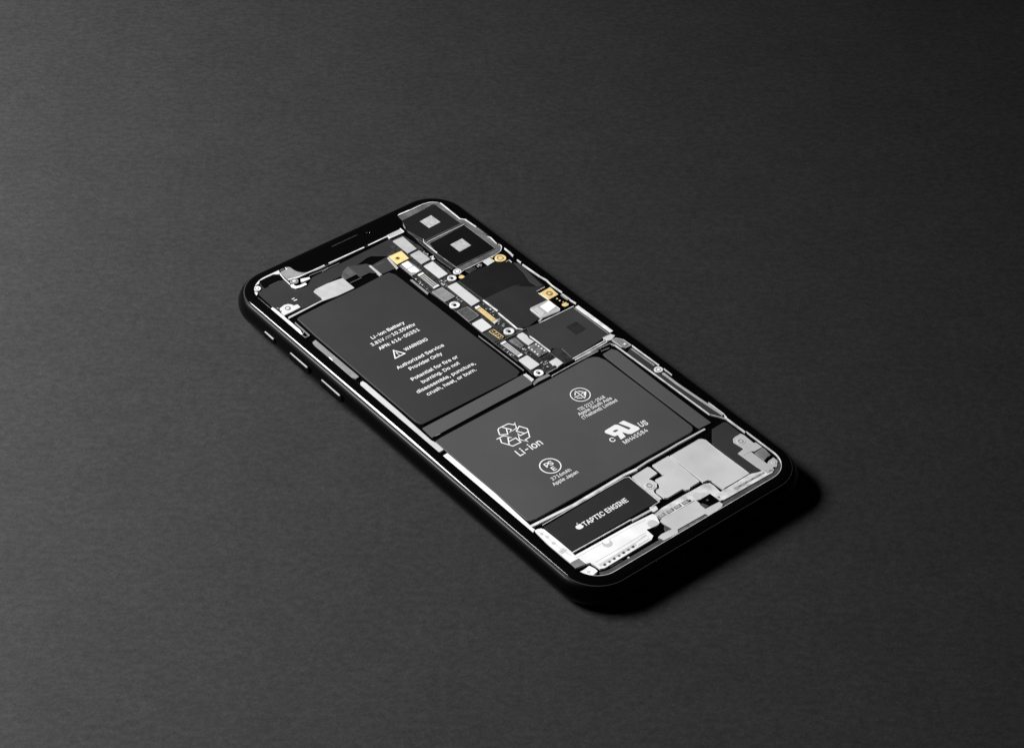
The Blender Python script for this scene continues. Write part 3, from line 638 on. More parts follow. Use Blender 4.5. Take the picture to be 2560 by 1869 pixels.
ribbon('direct_current_symbol', b1_, 'print', [(-15.41, 29.18), (-13.65, 29.17)], 0.16, -0.135, 0.03,
       more=[[(-15.71, 28.62), (-15.21, 28.61)], [(-14.96, 28.62), (-14.50, 28.61)], [(-14.31, 28.61), (-13.93, 28.62)]])
ribbon('warning_triangle', b1_, 'print', [(-16.81, 23.99), (-15.28, 21.32), (-18.31, 21.31)], 0.3, -0.135, 0.03, closed=True)
ribbon('exclamation_mark', b1_, 'print', [(-16.75, 23.01), (-16.75, 22.13)], 0.26, -0.135, 0.03, more=[[(-16.76, 21.90), (-16.76, 21.64)]])

def circle_pts(c, r, n=48): return [(c[0]+r*math.cos(2*math.pi*k/n), c[1]+r*math.sin(2*math.pi*k/n)) for k in range(n)]
writing('printed_text', b2_, [
    ('Li-ion', *[(-17.00, -25.06), (-9.87, -25.18)], 2.25, 9),
    ('2716mAh', *[(-16.35, -36.21), (-10.68, -36.35)], 1.05, 7),
    ('Apple Japan', *[(-17.29, -37.78), (-9.82, -37.93)], 1.05, 7),
    ('TIS 2217-2548', *[(4.50, -21.65), (12.74, -21.78)], 1.05, 7),
    ('Apple South Asia', *[(3.43, -22.89), (13.68, -23.15)], 1.05, 7),
    ('(Thailand) Limited', *[(3.34, -24.38), (14.22, -24.57)], 1.05, 7),
    ('MH45584', *[(5.33, -37.27), (12.78, -37.24)], 1.25, 7)], z=-0.138)
writing('printed_text', b2_, [
    ('US', *[(12.30, -35.10), (14.50, -35.39)], 1.8, 18),
    ('C', *[(3.14, -34.84), (4.54, -34.95)], 1.5, 18)], z=-0.138)
ribbon('recycling_symbol', b2_, 'print', [(-16.00, -16.31), (-15.24, -14.79), (-14.73, -14.37), (-11.86, -14.49), (-11.03, -15.64), (-10.31, -15.11), (-11.35, -16.96), (-13.62, -17.11), (-12.60, -16.58), (-13.80, -14.54)], 0.31, -0.135, 0.03, more=[
    [(-16.00, -16.31), (-14.34, -17.33), (-13.31, -15.54)],
    [(-11.00, -19.41), (-12.05, -17.74), (-10.37, -16.81), (-9.42, -18.61), (-9.72, -19.33), (-10.89, -21.31), (-12.29, -21.35), (-12.23, -22.36), (-13.30, -20.49), (-12.24, -18.43), (-12.32, -19.51), (-10.00, -19.60)],
    [(-17.59, -17.05), (-15.48, -17.08), (-14.27, -18.88), (-15.12, -18.33), (-16.49, -20.48)],
    [(-16.69, -17.26), (-17.39, -18.70), (-16.02, -21.28), (-13.65, -21.40), (-13.69, -19.48), (-15.63, -19.48)]])
c1 = [(-13.56, -32.01)][0]
ribbon('safety_mark_ring', b2_, 'print', circle_pts(c1, 2.5), 0.32, -0.135, 0.03, closed=True)
writing('printed_text', b2_, [
    ('P', *[(-14.58, -31.96), (-13.37, -31.98)], 1.45, 14),
    ('S', *[(-13.50, -31.97), (-12.38, -32.01)], 1.45, 14),
    ('E', *[(-14.06, -33.84), (-13.01, -33.86)], 1.4, 14)], z=-0.138)
c2 = [(8.62, -17.17)][0]
ribbon('standards_mark_ring', b2_, 'print', circle_pts(c2, 2.42), 0.27, -0.135, 0.03, closed=True)
ribbon('standards_mark', b2_, 'print', [(8.53, -15.39), (8.66, -18.91)], 0.3, -0.135, 0.03, more=[
    [(8.23, -15.73), (7.37, -16.64)], [(9.00, -15.83), (9.92, -16.83)], [(10.45, -17.13), (8.96, -18.57)],
    [(10.45, -17.13), (9.01, -17.07)], [(9.92, -17.28), (9.18, -17.96)], [(7.11, -17.57), (8.19, -18.38)], [(6.81, -17.11), (8.26, -17.23)]])
ul = rounded([(4.39, -30.86), (4.86, -30.68), (7.91, -30.54), (8.50, -31.01), (9.35, -33.89), (10.04, -33.95), (10.10, -33.48), (9.01, -30.70), (10.41, -30.70), (10.66, -30.94), (11.84, -34.75), (11.63, -35.36), (11.17, -35.50), (8.86, -35.48), (8.20, -35.00), (7.54, -33.52), (7.15, -35.34), (5.67, -35.42), (5.64, -35.13), (6.05, -33.77), (5.11, -33.62), (4.21, -31.42)], 0.08)
ulh = [(5.85, -32.00), (6.99, -32.02), (7.38, -32.49), (7.14, -32.63), (6.15, -32.62)]
link('component_mark', plate_mesh(ul, -0.132, 0.03, 0.005, [ulh]), M['print'], b2_)

# ------------------------------------------------------------------ camera bracket and modules
cb = plate('camera_bracket', P, 'bracket', [(17.69, 67.48), (19.96, 67.57), (26.38, 67.45), (28.60, 66.94), (30.65, 65.21), (30.26, 56.16), (31.12, 55.27), (31.51, 50.88), (31.05, 45.49), (31.02, 41.93), (31.40, 41.12), (31.26, 40.06), (30.00, 38.95), (28.35, 38.36), (17.09, 38.49), (16.24, 39.98), (16.15, 42.10), (15.89, 47.90), (15.89, 53.75), (16.78, 55.38), (16.35, 63.58), (17.56, 65.64)], -0.3, 0.3, r=0.2)
m1 = plate('camera_module', cb, 'camu', [(17.53, 64.77), (25.05, 65.09), (28.07, 65.43), (28.61, 64.79), (28.81, 55.66), (28.90, 54.30), (16.82, 53.95), (16.64, 55.03), (15.73, 60.61), (16.76, 63.44)], -0.15, 0.3, r=0.2)
m2 = plate('camera_module', cb, 'cam', [(17.00, 52.55), (29.21, 53.07), (29.12, 41.69), (29.08, 40.59), (17.50, 40.27), (16.27, 40.82), (15.98, 48.00)], -0.15, 0.3, r=0.2)
for mm_, pts in ((m1, [(20.86, 61.57), (24.84, 61.83), (24.95, 57.96), (20.98, 57.76)]), (m2, [(20.89, 48.78), (24.98, 48.93), (24.99, 45.18), (20.93, 44.90)])):
    o = link('blank_sticker', plate_mesh(pts, -0.12, 0.03, 0.005), M['sticker'], mm_)
ribbon('bracket_rim', cb, 'bright', [(17.79, 67.28), (21.66, 67.08)], 0.5, -0.1)
ribbon('bracket_rim', cb, 'bright', [(21.55, 66.95), (26.04, 67.02), (28.26, 66.51), (30.25, 64.87), (29.95, 55.85), (30.80, 54.88), (31.09, 50.53)], 0.28, -0.1)
ribbon('bracket_rim', cb, 'dim', [(19.75, 67.47), (25.27, 67.38)], 0.3, -0.14)
ribbon('bracket_rim', cb, 'bright', [(16.83, 53.32), (29.30, 53.34)], 0.15, -0.1)
ribbon('bracket_rim', cb, 'mid', [(16.94, 54.11), (29.20, 54.19)], 0.1, -0.12)
ribbon('bracket_rim', cb, 'mid', [(29.12, 52.79), (29.21, 40.44), (28.07, 40.25), (16.48, 40.44)], 0.1, -0.12)
ribbon('bracket_rim', cb, 'bright', [(30.67, 40.94), (31.14, 40.66), (30.98, 39.86), (29.65, 38.69), (27.79, 38.18), (16.87, 38.22), (16.03, 37.97)], 0.17, -0.1)
ribbon('bracket_rim', cb, 'bright', [(30.83, 45.54), (31.15, 44.66), (30.74, 41.60)], 0.2, -0.1)
ribbon('bracket_rim', cb, 'bright', [(16.89, 54.96), (16.10, 53.68), (16.10, 48.16)], 0.16, -0.1)
plate('vent_block', P, 'mid', [(16.60, 64.13), (17.14, 64.13), (16.97, 61.70), (16.12, 61.03), (16.11, 61.84)], -0.15, r=0.05)
cbk = plate('connector_block', P, 'shield', [(10.28, 62.44), (15.07, 62.87), (15.00, 60.59), (14.54, 60.32), (10.03, 60.44), (10.05, 60.96)], -0.1, r=0.1)
ribbon('rim', cbk, 'white', [(10.35, 61.60), (10.18, 60.63), (14.70, 60.53), (14.88, 62.50)], 0.16, -0.05, 0.1)
fx = plate('camera_flex', P, 'flex', [(15.60, 60.45), (16.49, 59.12), (16.92, 55.39), (15.93, 53.64), (15.85, 47.84), (15.77, 40.67), (14.88, 40.35), (14.82, 42.04), (14.59, 45.93), (14.93, 47.32), (15.06, 48.46), (15.26, 54.58), (15.79, 57.55)], -0.25, 0.25)
ribbon('fold', fx, 'dim', [(15.60, 56.98), (16.06, 54.29), (15.54, 48.42)], 0.1, -0.2, 0.08, more=[[(15.79, 47.60), (16.13, 44.64), (16.04, 41.00)]])

# ------------------------------------------------------------------ logic board
lb = plate('logic_board', P, 'board', [(10.14, 59.97), (13.91, 59.88), (14.63, 52.68), (13.76, 49.60), (13.90, 46.38), (14.29, 41.05), (13.00, 35.94), (13.65, 34.22), (13.80, 30.75), (13.51, 26.18), (13.08, 12.07), (14.54, 10.64), (13.70, 7.82), (13.60, -0.12), (13.22, -5.93), (10.89, -5.78), (7.59, -5.70), (4.48, -4.09), (5.18, 2.08), (4.84, 1.95), (4.76, 11.10), (4.75, 15.42), (4.88, 21.13), (5.06, 29.53), (4.71, 36.18), (5.06, 44.07), (5.08, 50.19), (4.95, 54.93)], -0.4, 0.2, r=0.2)
def chip(m, pts, z=-0.15, t=0.3, r=0.22, name='chip', rim=None, parent=None):
    o = plate(name, parent or lb, m, pts, z, t, r)
    return o
chip('shield', [(10.09, 59.28), (13.36, 59.16), (13.01, 52.75), (10.04, 52.66)])
chip('shield', [(10.14, 51.87), (13.11, 51.95), (13.07, 47.08), (10.03, 46.92)])
chip('shieldl', [(9.93, 45.99), (13.01, 46.11), (12.84, 39.56), (9.95, 39.47)])
gp = chip('gold', [(5.27, 54.66), (9.30, 54.54), (8.89, 50.74), (4.97, 50.65)], -0.1, r=0.1, name='gold_contact_plate')
gc = [(6.56, 52.59)][0]
link('hole', lathe_mesh(gc, [(0.64, -0.1), (0.62, -0.08), (0.4, -0.085)], 28), M['golddim'], gp)
link('hole', lathe_mesh(gc, [(0.34, -0.1), (0.32, -0.07)], 28), M['hole'], gp)
chip('shield', [(4.51, 54.35), (5.15, 54.63), (4.30, 49.27), (3.61, 49.13)], -0.12, r=0.05, name='side_contact')
cl = chip('mid', [(5.32, 50.13), (8.29, 50.29), (8.46, 44.75), (5.14, 44.66)], -0.2, name='label_carrier')
for pts in ([(5.95, 50.13), (7.92, 50.14), (7.77, 47.63), (5.86, 47.65)], [(5.77, 47.35), (7.89, 47.47), (7.87, 45.09), (6.85, 44.91), (5.83, 45.67)]):
    plate('blank_sticker', lb, 'white', pts, -0.12, 0.12, r=0.05)
def connector(pts4, body='shield', strip='dim', pads='bright'):
    """board-to-board socket: body with end blocks and contact rows; corners a-b short end, b-c long side"""
    a, b, c, d = [Vector(p) for p in pts4]
    q = lambda u, v: tuple((a*(1-u)+b*u)*(1-v)+(d*(1-u)+c*u)*v)
    o = plate('connector', lb, strip, [q(0, 0), q(1, 0), q(1, 1), q(0, 1)], -0.2, 0.25, r=0.1)
    verts, faces = [], []
    def add(poly, m):
        return poly
    me_l = []
    for poly in ([q(0.02, 0.0), q(0.98, 0.0), q(0.98, 0.11), q(0.02, 0.11)], [q(0.02, 0.89), q(0.98, 0.89), q(0.98, 1), q(0.02, 1)]):
        plate('end_block', None or lb, pads, poly, -0.1, 0.2, r=0.06)
    for u0, u1, mm2 in ((0.10, 0.24, body), (0.42, 0.56, body), (0.76, 0.90, body)):
        plate('contact_row', lb, mm2, [q(u0, 0.13), q(u1, 0.13), q(u1, 0.87), q(u0, 0.87)], -0.12, 0.15, r=0.03)
    return o
connector([(6.42, 44.07), (8.17, 44.14), (8.14, 37.01), (6.24, 36.93)], 'shield', 'dim')
connector([(9.61, 24.76), (10.95, 24.72), (10.95, 16.86), (9.53, 16.57)], 'gold', 'golddim')
connector([(5.69, 9.85), (7.28, 9.89), (7.35, 2.91), (5.94, 2.83)], 'plate', 'dim')
ribbon('contact_row', lb, 'golddim', [(7.33, 42.88), (7.35, 40.73)], 0.25, -0.1, 0.1)
chip('mid', [(3.70, 43.66), (4.28, 43.51), (4.20, 36.50), (3.58, 36.23)], -0.2, r=0.05, name='edge_clip')
def rimmed(m, rimm, pts, z=-0.15):
    o = plate('chip', lb, m, pts, z, 0.3, r=0.25)
    q = inset(rounded(pts, 0.25), 0.06)
    ribbon('rim', lb, rimm, q, 0.09, z+0.02, 0.05, closed=True)
    return o
rimmed('mid', 'shield', [(4.97, 36.33), (8.20, 36.26), (8.49, 31.17), (5.13, 31.02)])
rimmed('dim', 'shield', [(4.99, 26.32), (8.37, 26.15), (8.44, 21.46), (4.81, 21.03)])
chip('shieldl', [(9.53, 35.66), (12.33, 35.55), (12.31, 25.83), (9.46, 25.63)])
chip('plate', [(5.02, 20.19), (8.30, 20.25), (8.25, 16.20), (7.91, 15.98), (4.99, 15.95)])
chip('panel2', [(4.83, 15.34), (6.57, 15.48), (6.66, 10.68), (5.01, 11.18)], -0.2)
gpc = chip('board', [(6.32, 15.25), (7.98, 15.26), (8.10, 11.25), (7.39, 10.89), (6.64, 11.11)], -0.15, name='gold_rimmed_chip')
ribbon('rim', lb, 'gold', inset(rounded([(6.30, 15.22), (7.96, 15.23), (8.08, 11.23), (7.37, 10.86), (6.61, 11.08)], 0.2), 0.12), 0.13, -0.12, 0.05, closed=True)
for c_ in ([(7.12, 14.55)], [(6.90, 13.71)], [(7.44, 13.57)], [(7.33, 12.65)], [(6.86, 12.87)], [(6.94, 11.94)], [(7.44, 11.75)]):
    link('solder_pad', lathe_mesh(c_[0], [(0.2, -0.14), (0.18, -0.1)], 8), M['gold'], lb)
screw('washer', lb, [(6.23, 28.57)][0], 1.36, -0.05, 'bright', hole=True)
screw('washer', lb, [(10.38, 12.06)][0], 1.36, -0.05, 'bright', hole=True)
screw('washer', lb, [(5.92, -4.74)][0], 1.2, -0.05, 'white', hole=True)
screw('washer', lb, [(12.48, 37.54)][0], 1.2, -0.05, 'plate', hole=True)
screw('screw_boss', cb, [(15.27, 38.75)][0], 1.12, -0.02, 'bright', 'white')
chip('smd', [(8.02, 9.38), (10.07, 9.36), (9.79, 5.42), (8.60, 5.35)], -0.2)
pi_ = chip('plate', [(10.74, 9.45), (11.19, 9.47), (11.33, 9.80), (12.76, 9.65), (12.89, 8.00), (12.50, 6.86), (12.78, 5.06), (10.83, 4.87), (10.72, 6.54)], -0.1, r=0.08)
cj = chip('smd', [(10.03, 4.58), (12.70, 4.63), (13.00, -0.04), (10.03, -0.11)], -0.15)
for q_ in ([(10.26, 4.07)], [(10.32, 3.03)], [(10.35, 1.95)], [(10.24, 0.81)], [(12.48, 4.03)], [(12.49, 3.03)], [(12.48, 1.90)], [(12.53, 0.86)]):
    link('solder_pad', lathe_mesh(q_[0], [(0.24, -0.15), (0.22, -0.09), (0.1, -0.07)], 10), M['white'], lb)
chip('plate', [(5.16, 2.17), (8.05, 2.22), (8.23, -2.50), (5.22, -2.70)], r=0.35)
plate('battery_contact', P, 'plate', [(10.64, -3.09), (13.19, -2.97), (13.01, -5.60), (10.94, -5.93), (11.12, -5.29), (10.50, -4.80), (10.70, -4.12)], -0.1, r=0.06)
plate('corner_tab', P, 'mid', [(2.37, -6.81), (3.96, -6.13), (4.81, -6.11), (7.44, -6.31), (7.57, -7.30), (4.06, -7.23), (2.38, -7.46)], -0.15, r=0.15)
rd = ribbon('hinge_pin', P, 'bright', [(2.72, -2.90), (2.79, -6.09)], 0.28, -0.12, more=[[(3.20, -2.95), (3.30, -5.93)]])
fl = plate('charge_flex', P, 'flex', [(14.27, -0.16), (15.43, -0.02), (16.31, -1.20), (15.94, -6.30), (13.11, -6.04), (12.96, -2.91), (13.10, -0.75)], -0.1, 0.3, r=0.2)
for k_, q_ in enumerate(([(13.64, -0.78), (14.54, -1.06), (15.68, -2.38)], [(13.32, -1.38), (14.06, -1.62), (14.79, -2.53)])):
    ribbon('fold', fl, 'dim', q_, 0.07, -0.085, 0.05)
ribbon('rim', fl, 'mid', [(16.30, -1.22), (16.01, -5.19)], 0.08, -0.08, 0.05)
for k_ in range(4):
    ribbon('flex_trace', lb, 'dim', [(10.20, -1.40), (11.54, -1.04), (12.81, -1.76)][0:1] and [(p[0]+k_*0.28, p[1]-k_*0.30) for p in [(10.23, -1.14), (12.79, -0.89)]], 0.12, -0.15, 0.15)
ribbon('board_wire', lb, 'mid', [(4.78, 10.45), (9.09, 10.23), (12.90, 10.27), (14.59, 10.25)], 0.14, -0.08, 0.2)
ribbon('board_rim', lb, 'mid', [(3.38, 15.47), (3.55, 10.31), (3.75, -1.69)], 0.13, -0.2)
ribbon('board_rim', lb, 'bright', [(7.37, -5.96), (10.74, -5.96)], 0.1, -0.2)
plate('bracket_foot', P, 'plate', [(14.38, 47.92), (14.61, 47.74), (14.01, 46.97), (14.17, 46.43), (13.48, 46.47), (13.33, 47.08)], -0.1, r=0.04)
ch = chip('board', [(17.13, 37.88), (18.78, 38.14), (20.11, 37.60), (19.92, 36.47), (17.48, 36.33)], -0.2)
plate('blank_sticker', lb, 'shieldl', [(23.07, 38.03), (25.52, 38.19), (25.73, 36.16), (23.11, 35.86)], -0.1, 0.2, r=0.05)

# small surface-mounted components between the chips
zones = [[(5.33, 43.70), (5.57, 37.75), (4.58, 37.93), (4.53, 42.19)], [(9.42, 39.28), (11.36, 38.37), (10.32, 37.06), (8.79, 37.04)],
         [(9.06, 37.63), (9.07, 35.50), (9.90, 36.07), (10.12, 38.01)], [(12.43, 25.08), (12.57, 19.93), (11.58, 18.94), (11.59, 23.36)],
         [(11.92, 18.67), (11.65, 15.37), (10.66, 14.40), (9.55, 15.56)], [(6.95, 9.22), (6.91, 5.55), (6.28, 5.48), (6.18, 8.97)],
         [(5.53, 8.63), (5.59, 3.75), (5.09, 4.71), (4.96, 7.94)], [(9.38, -1.37), (10.51, -2.26), (9.64, -4.39), (7.84, -4.09)],
         [(9.01, 5.61), (9.43, 3.86), (9.12, 1.26), (8.34, 3.01)], [(14.10, 51.99), (14.02, 47.99), (12.94, 47.59), (13.22, 51.11)],
         [(8.83, 31.18), (8.90, 25.17), (8.88, 26.08), (8.33, 30.08)], [(21.01, 37.92), (22.86, 38.01), (21.97, 36.91), (20.57, 36.98)]]
for zi, zz in enumerate(zones):
    a, b, c, d = [Vector(p) for p in zz]
    for k_ in range(8):
        u, v_ = random.random(), random.random()
        q_ = (a*(1-u)+b*u)*(1-v_)+(d*(1-u)+c*u)*v_
        w_, h_ = random.choice([(0.6, 0.32), (0.32, 0.6), (0.4, 0.24), (0.28, 0.28)])
        z_ = -0.22-0.08*random.random()
        plate('capacitor', lb, random.choice(['smd', 'smdl', 'smdl', 'mid']),
              [(q_.x-w_/2, q_.y-h_/2), (q_.x+w_/2, q_.y-h_/2), (q_.x+w_/2, q_.y+h_/2), (q_.x-w_/2, q_.y+h_/2)], z_, 0.15, r=0)

# ------------------------------------------------------------------ processor shield on the right
sh = plate('board_shield', P, 'camu', [(16.31, 36.47), (21.58, 36.44), (26.21, 36.17), (29.00, 33.72), (30.06, 30.62), (29.39, 20.55), (26.34, 20.31), (26.10, 19.10), (26.33, 15.72), (20.56, 15.88), (19.90, 15.41), (19.81, 11.36), (15.34, 10.58), (13.01, 12.02), (13.73, 25.79), (13.43, 26.08), (13.15, 35.90)], -0.3, 0.3, r=0.2)
plate('shield_cover', sh, 'panel', [(13.91, 25.70), (18.53, 25.75), (22.91, 25.46), (25.40, 23.19), (28.98, 20.38), (26.38, 20.21), (26.05, 19.06), (26.29, 15.68), (20.52, 15.84), (19.86, 15.36), (19.69, 11.37), (15.30, 10.53), (13.58, 11.50)], -0.25, 0.1, r=0.15)
ribbon('crease', sh, 'dim', [(13.66, 25.70), (18.49, 25.70), (22.87, 25.41), (24.52, 24.61)], 0.09, -0.22, 0.05)
plate('soft_fold', sh, 'panel2', [(29.07, 33.19), (30.23, 31.45), (29.53, 26.87), (28.96, 20.81), (27.63, 21.54), (27.26, 24.17), (28.48, 28.10)], -0.27, 0.05, r=0.3)
s3 = plate('modem_shield', P, 'panel2', [(14.76, 10.49), (18.49, 10.10), (29.56, 9.38), (29.93, -4.12), (27.39, -4.51), (15.91, -5.69), (16.57, -1.10), (14.76, 0.32), (13.75, 0.17), (13.52, 7.80)], -0.2, 0.3, r=0.15)
link('blank_sticker', plate_mesh([(22.65, 4.66), (26.12, 4.66), (26.43, 0.92), (22.69, 0.69)], -0.18, 0.03, 0.005), M['stickerd'], s3)
ribbon('rim', s3, 'bright', [(13.18, 25.66), (13.29, 20.00)], 0.34, -0.1, more=[[(12.93, 19.33), (12.82, 14.73), (12.70, 11.62), (13.55, 10.60)]])
ribbon('rim', s3, 'bright', [(13.25, 7.42), (13.38, 5.88), (13.43, -0.31)], 0.24, -0.1)
ribbon('rim', s3, 'bright', [(18.56, 9.88), (24.28, 9.70), (29.64, 9.63)], 0.24, -0.1)
ribbon('rim', s3, 'bright', [(15.91, -5.84), (26.80, -5.47)], 0.3, -0.1, more=[[(16.24, -6.47), (26.95, -6.17)]])
ribbon('rim', s3, 'bright', [(26.92, -5.18), (27.29, -4.32), (29.76, -4.45)], 0.16, -0.1)
ribbon('rim', s3, 'bright', [(30.22, 9.10), (30.43, -3.97)], 1.0, -0.08)
ribbon('rim', s3, 'mid', [(29.21, 8.98), (29.36, -4.02)], 0.16, -0.1)
ribbon('rim', s3, 'bright', [(16.20, -6.61), (27.27, -7.06)], 0.13, -0.1)
ribbon('tray_rim', P, 'bright', [(7.80, -7.53), (15.56, -7.35), (22.90, -7.45)], 0.17, -0.12)
plate('edge_clip', P, 'plate', [(27.37, -4.46), (29.68, -4.54), (30.19, -5.56), (28.36, -6.32), (27.08, -5.88)], -0.1, r=0.06)
# right edge strips
for pts, w_ in (([(31.22, 38.94), (31.12, 36.93), (30.87, 35.04)], 0.3), ([(30.61, 33.17), (30.67, 31.67)], 0.25),
               ([(30.47, 30.80), (30.77, 24.34)], 0.26), ([(30.77, 24.34), (31.14, 22.01), (30.83, 19.50), (31.00, 15.74)], 0.2),
               ([(30.59, 15.26), (30.50, 13.34), (30.88, 10.17)], 0.2)):
    ribbon('edge_strip', P, 'bright', pts, w_, -0.1)
plate('edge_strip', P, 'mid', [(30.12, 15.31), (30.94, 15.06), (31.01, 12.42), (29.98, 12.43)], -0.15, r=0.08)
screw('gold_boss', lb, [(27.59, 36.28)][0], 1.5, -0.05, 'gold', 'gold')
link('gold_pad', lathe_mesh([(26.19, 37.95)][0], [(0.26, -0.2), (0.24, -0.12)], 12), M['gold'], lb)
ribbon('spring_clip', P, 'bright', [(27.92, 34.32), (28.97, 34.33), (28.82, 33.20)], 0.13, -0.15)
gs = plate('gold_contact_plate', P, 'gold', [(26.25, 18.99), (29.93, 19.20), (29.64, 15.61), (26.38, 15.49)], -0.1, r=0.08)
screw('screw_boss', gs, [(28.07, 17.33)][0], 0.95, -0.03, 'golddim', 'gold')
ribbon('rim', gs, 'bright', [(26.24, 20.05), (28.88, 20.11)], 0.15, -0.1, more=[[(26.04, 19.20), (26.19, 15.57)]])
bp = plate('gold_pad_strip', P, 'floor', [(26.63, 15.33), (29.67, 15.54), (30.13, 10.20), (27.42, 10.35), (26.39, 10.96)], -0.2, r=0.1)
for q_ in ([(28.29, 14.54)], [(28.33, 13.52)]):
    link('gold_pad', lathe_mesh(q_[0], [(0.26, -0.2), (0.24, -0.14)], 12), M['gold'], bp)

def fruit_mark(c, h, rot=0.0):
    """emblem: a round fruit with two lobes at top and bottom, a bite on the right and a leaf above"""
    w = h*0.46
    body = []
    for k_ in range(40):
        a = 2*math.pi*k_/40
        x, y = w*math.sin(a), h*0.40*math.cos(a)
        y -= (0.10*h)*math.exp(-(x/(0.16*h))**2) if y > 0 else -(0.04*h)*math.exp(-(x/(0.12*h))**2)
        if x > 0:                                        # bite
            bx, by, br = 0.55*h, 0.04*h, 0.20*h
            d = math.hypot(x-bx, y-by)
            if d < br: x, y = bx+(x-bx)*br/d if x < bx else bx-(br*br-(y-by)**2)**0.5, y
            if math.hypot(x-bx, y-by) < br*0.98: x = bx-math.sqrt(max(br*br-(y-by)**2, 0))
        body.append((x, y-0.08*h))
    leaf = [(0.0, 0.30*h), (0.02*h, 0.45*h), (0.17*h, 0.56*h), (0.16*h, 0.40*h)]
    return [[(c[0]+x, c[1]+y) for x, y in body], [(c[0]+x, c[1]+y) for x, y in leaf]]
def emblem(name, parent, m, c, h, z):
    verts, faces = [], []
    for p in fruit_mark(c, h):
        me_ = plate_mesh(p, z, 0.03, 0.004)
        b0 = len(verts)
        verts += [(v_.co.x/MM, v_.co.y/MM, v_.co.z/MM-TOP) for v_ in me_.vertices]
        faces += [tuple(i+b0 for i in f_.vertices) for f_ in me_.polygons]
    return link(name, mesh(verts, faces), M[m], parent)
emblem('fruit_emblem', bp, 'gold', [(28.41, 11.66)][0], 2.0, -0.15)
emblem('fruit_emblem', lb, 'gold', [(14.78, 36.54)][0], 1.7, -0.12)

lab = plate('sim_reader', P, 'shield', [(20.09, 15.54), (20.67, 15.88), (26.01, 15.66), (26.28, 15.37), (26.16, 10.78), (25.52, 10.30), (20.36, 10.81), (19.11, 10.23), (18.75, 10.71), (19.98, 11.11)], -0.1, r=0.1)
plate('blank_sticker', lab, 'white', [(22.79, 14.74), (25.96, 15.15), (26.16, 12.30), (22.86, 11.65)], -0.06, 0.08, r=0.04)
plate('blank_sticker', lab, 'shieldl', [(20.79, 14.95), (22.06, 14.94), (22.02, 12.01), (20.78, 11.61)], -0.07, 0.05, r=0.04)
ribbon('rim', lab, 'white', [(20.24, 15.36), (20.27, 11.61), (25.76, 10.83), (26.12, 10.95), (26.05, 15.25)], 0.14, -0.07, 0.08)

# screw bracket below the shield
rb = plate('screw_bracket', P, 'mid', [(28.26, -6.43), (29.59, -6.24), (30.75, -7.99), (30.89, -10.87), (29.11, -10.84), (28.40, -9.90)], -0.1, r=0.2)
ribbon('rim', rb, 'bright', inset(rounded([(28.26, -6.43), (29.59, -6.24), (30.75, -7.99), (30.89, -10.87), (29.11, -10.84), (28.40, -9.90)], 0.2), 0.06), 0.1, -0.08, 0.05, closed=True)
screw('screw_boss', rb, [(29.80, -9.58)][0], 0.8, -0.04, 'mid', 'white')

# ------------------------------------------------------------------ right side rail
ribbon('speaker_wire', P, 'bright', [(23.94, -6.94), (27.17, -7.09), (27.76, -8.42), (28.13, -25.14), (28.43, -41.75), (29.78, -44.06), (30.53, -45.63)], 0.15, -0.15)
plate('rail_channel', P, 'panel2', [(30.02, -11.32), (30.72, -11.62), (30.95, -20.31), (29.53, -23.63), (31.17, -43.62), (30.17, -43.50), (28.96, -41.21), (28.67, -24.57), (28.21, -12.27)], -0.35, 0.2, r=0.1)
ribbon('rail_bar', P, 'mid', [(30.02, -11.85), (30.23, -20.19)], 0.42, -0.15)
ribbon('edge_strip', P, 'bright', [(30.94, -10.99), (31.11, -20.81)], 0.16, -0.1)
screw('ball_joint', P, [(29.86, -22.00)][0], 1.12, -0.05, 'bright', 'white')
ribbon('side_rail', P, 'shield', [(29.90, -23.56), (29.86, -28.85), (30.27, -36.03), (30.86, -43.93)], 0.6, -0.12)
ribbon('edge_strip', P, 'bright', [(31.16, -22.52), (31.44, -29.23), (31.19, -43.58), (30.83, -45.31)], 0.16, -0.08)
ribbon('edge_strip', P, 'bright', [(30.60, -44.87), (30.70, -51.82)], 0.3, -0.1)
# bright rim that follows the display edge round the bottom
rim_pts = [q_ for q_ in inset(rrect(31.2, 67.55, 6.35, 14), 0.14)]
n4 = 15
low = rim_pts[2*n4:3*n4]                     # bottom left corner
lowr = rim_pts[3*n4:4*n4]
path = [low[k_] for k_ in range(6, n4)]+lowr+[[(31.03, -51.81)][0]]
ribbon('tray_rim', P, 'bright', path, 0.17, -0.1)
rim2 = [q_ for q_ in inset(rrect(31.2, 67.55, 6.35, 14), 0.95)]
ribbon('grille_bar', P, 'dim', rim2[2*n4+9:3*n4]+rim2[3*n4:4*n4-3], 1.1, -0.3, 0.25)

# ------------------------------------------------------------------ bottom: vibration motor, speaker, connector
ribbon('cross_bar', P, 'shieldl', [(23.87, -45.05), (15.01, -44.90), (11.32, -45.02), (5.31, -45.01), (1.56, -45.26)], 0.55, -0.12)
ribbon('cross_bar', P, 'bright', [(1.60, -45.39), (-2.05, -45.06), (-17.89, -45.42), (-30.33, -44.70)], 0.75, -0.12)
te = plate('vibration_motor', P, 'panel', [(-27.97, -46.69), (-2.86, -46.11), (-1.72, -46.58), (-2.15, -56.60), (-27.82, -56.71)], -0.15, 0.35, r=0.15)
te['label'] = 'dark vibration motor with white lettering'
ribbon('rim', te, 'bright', [(-27.80, -46.08), (-2.64, -45.86), (-1.54, -46.36), (-1.63, -56.90), (-4.04, -56.98)], 0.17, -0.1)
ribbon('rim', te, 'bright', [(-28.24, -57.01), (-10.78, -57.28)], 0.28, -0.1)
ribbon('rim', te, 'shieldl', [(-10.83, -57.60), (-5.02, -57.79)], 0.6, -0.08)
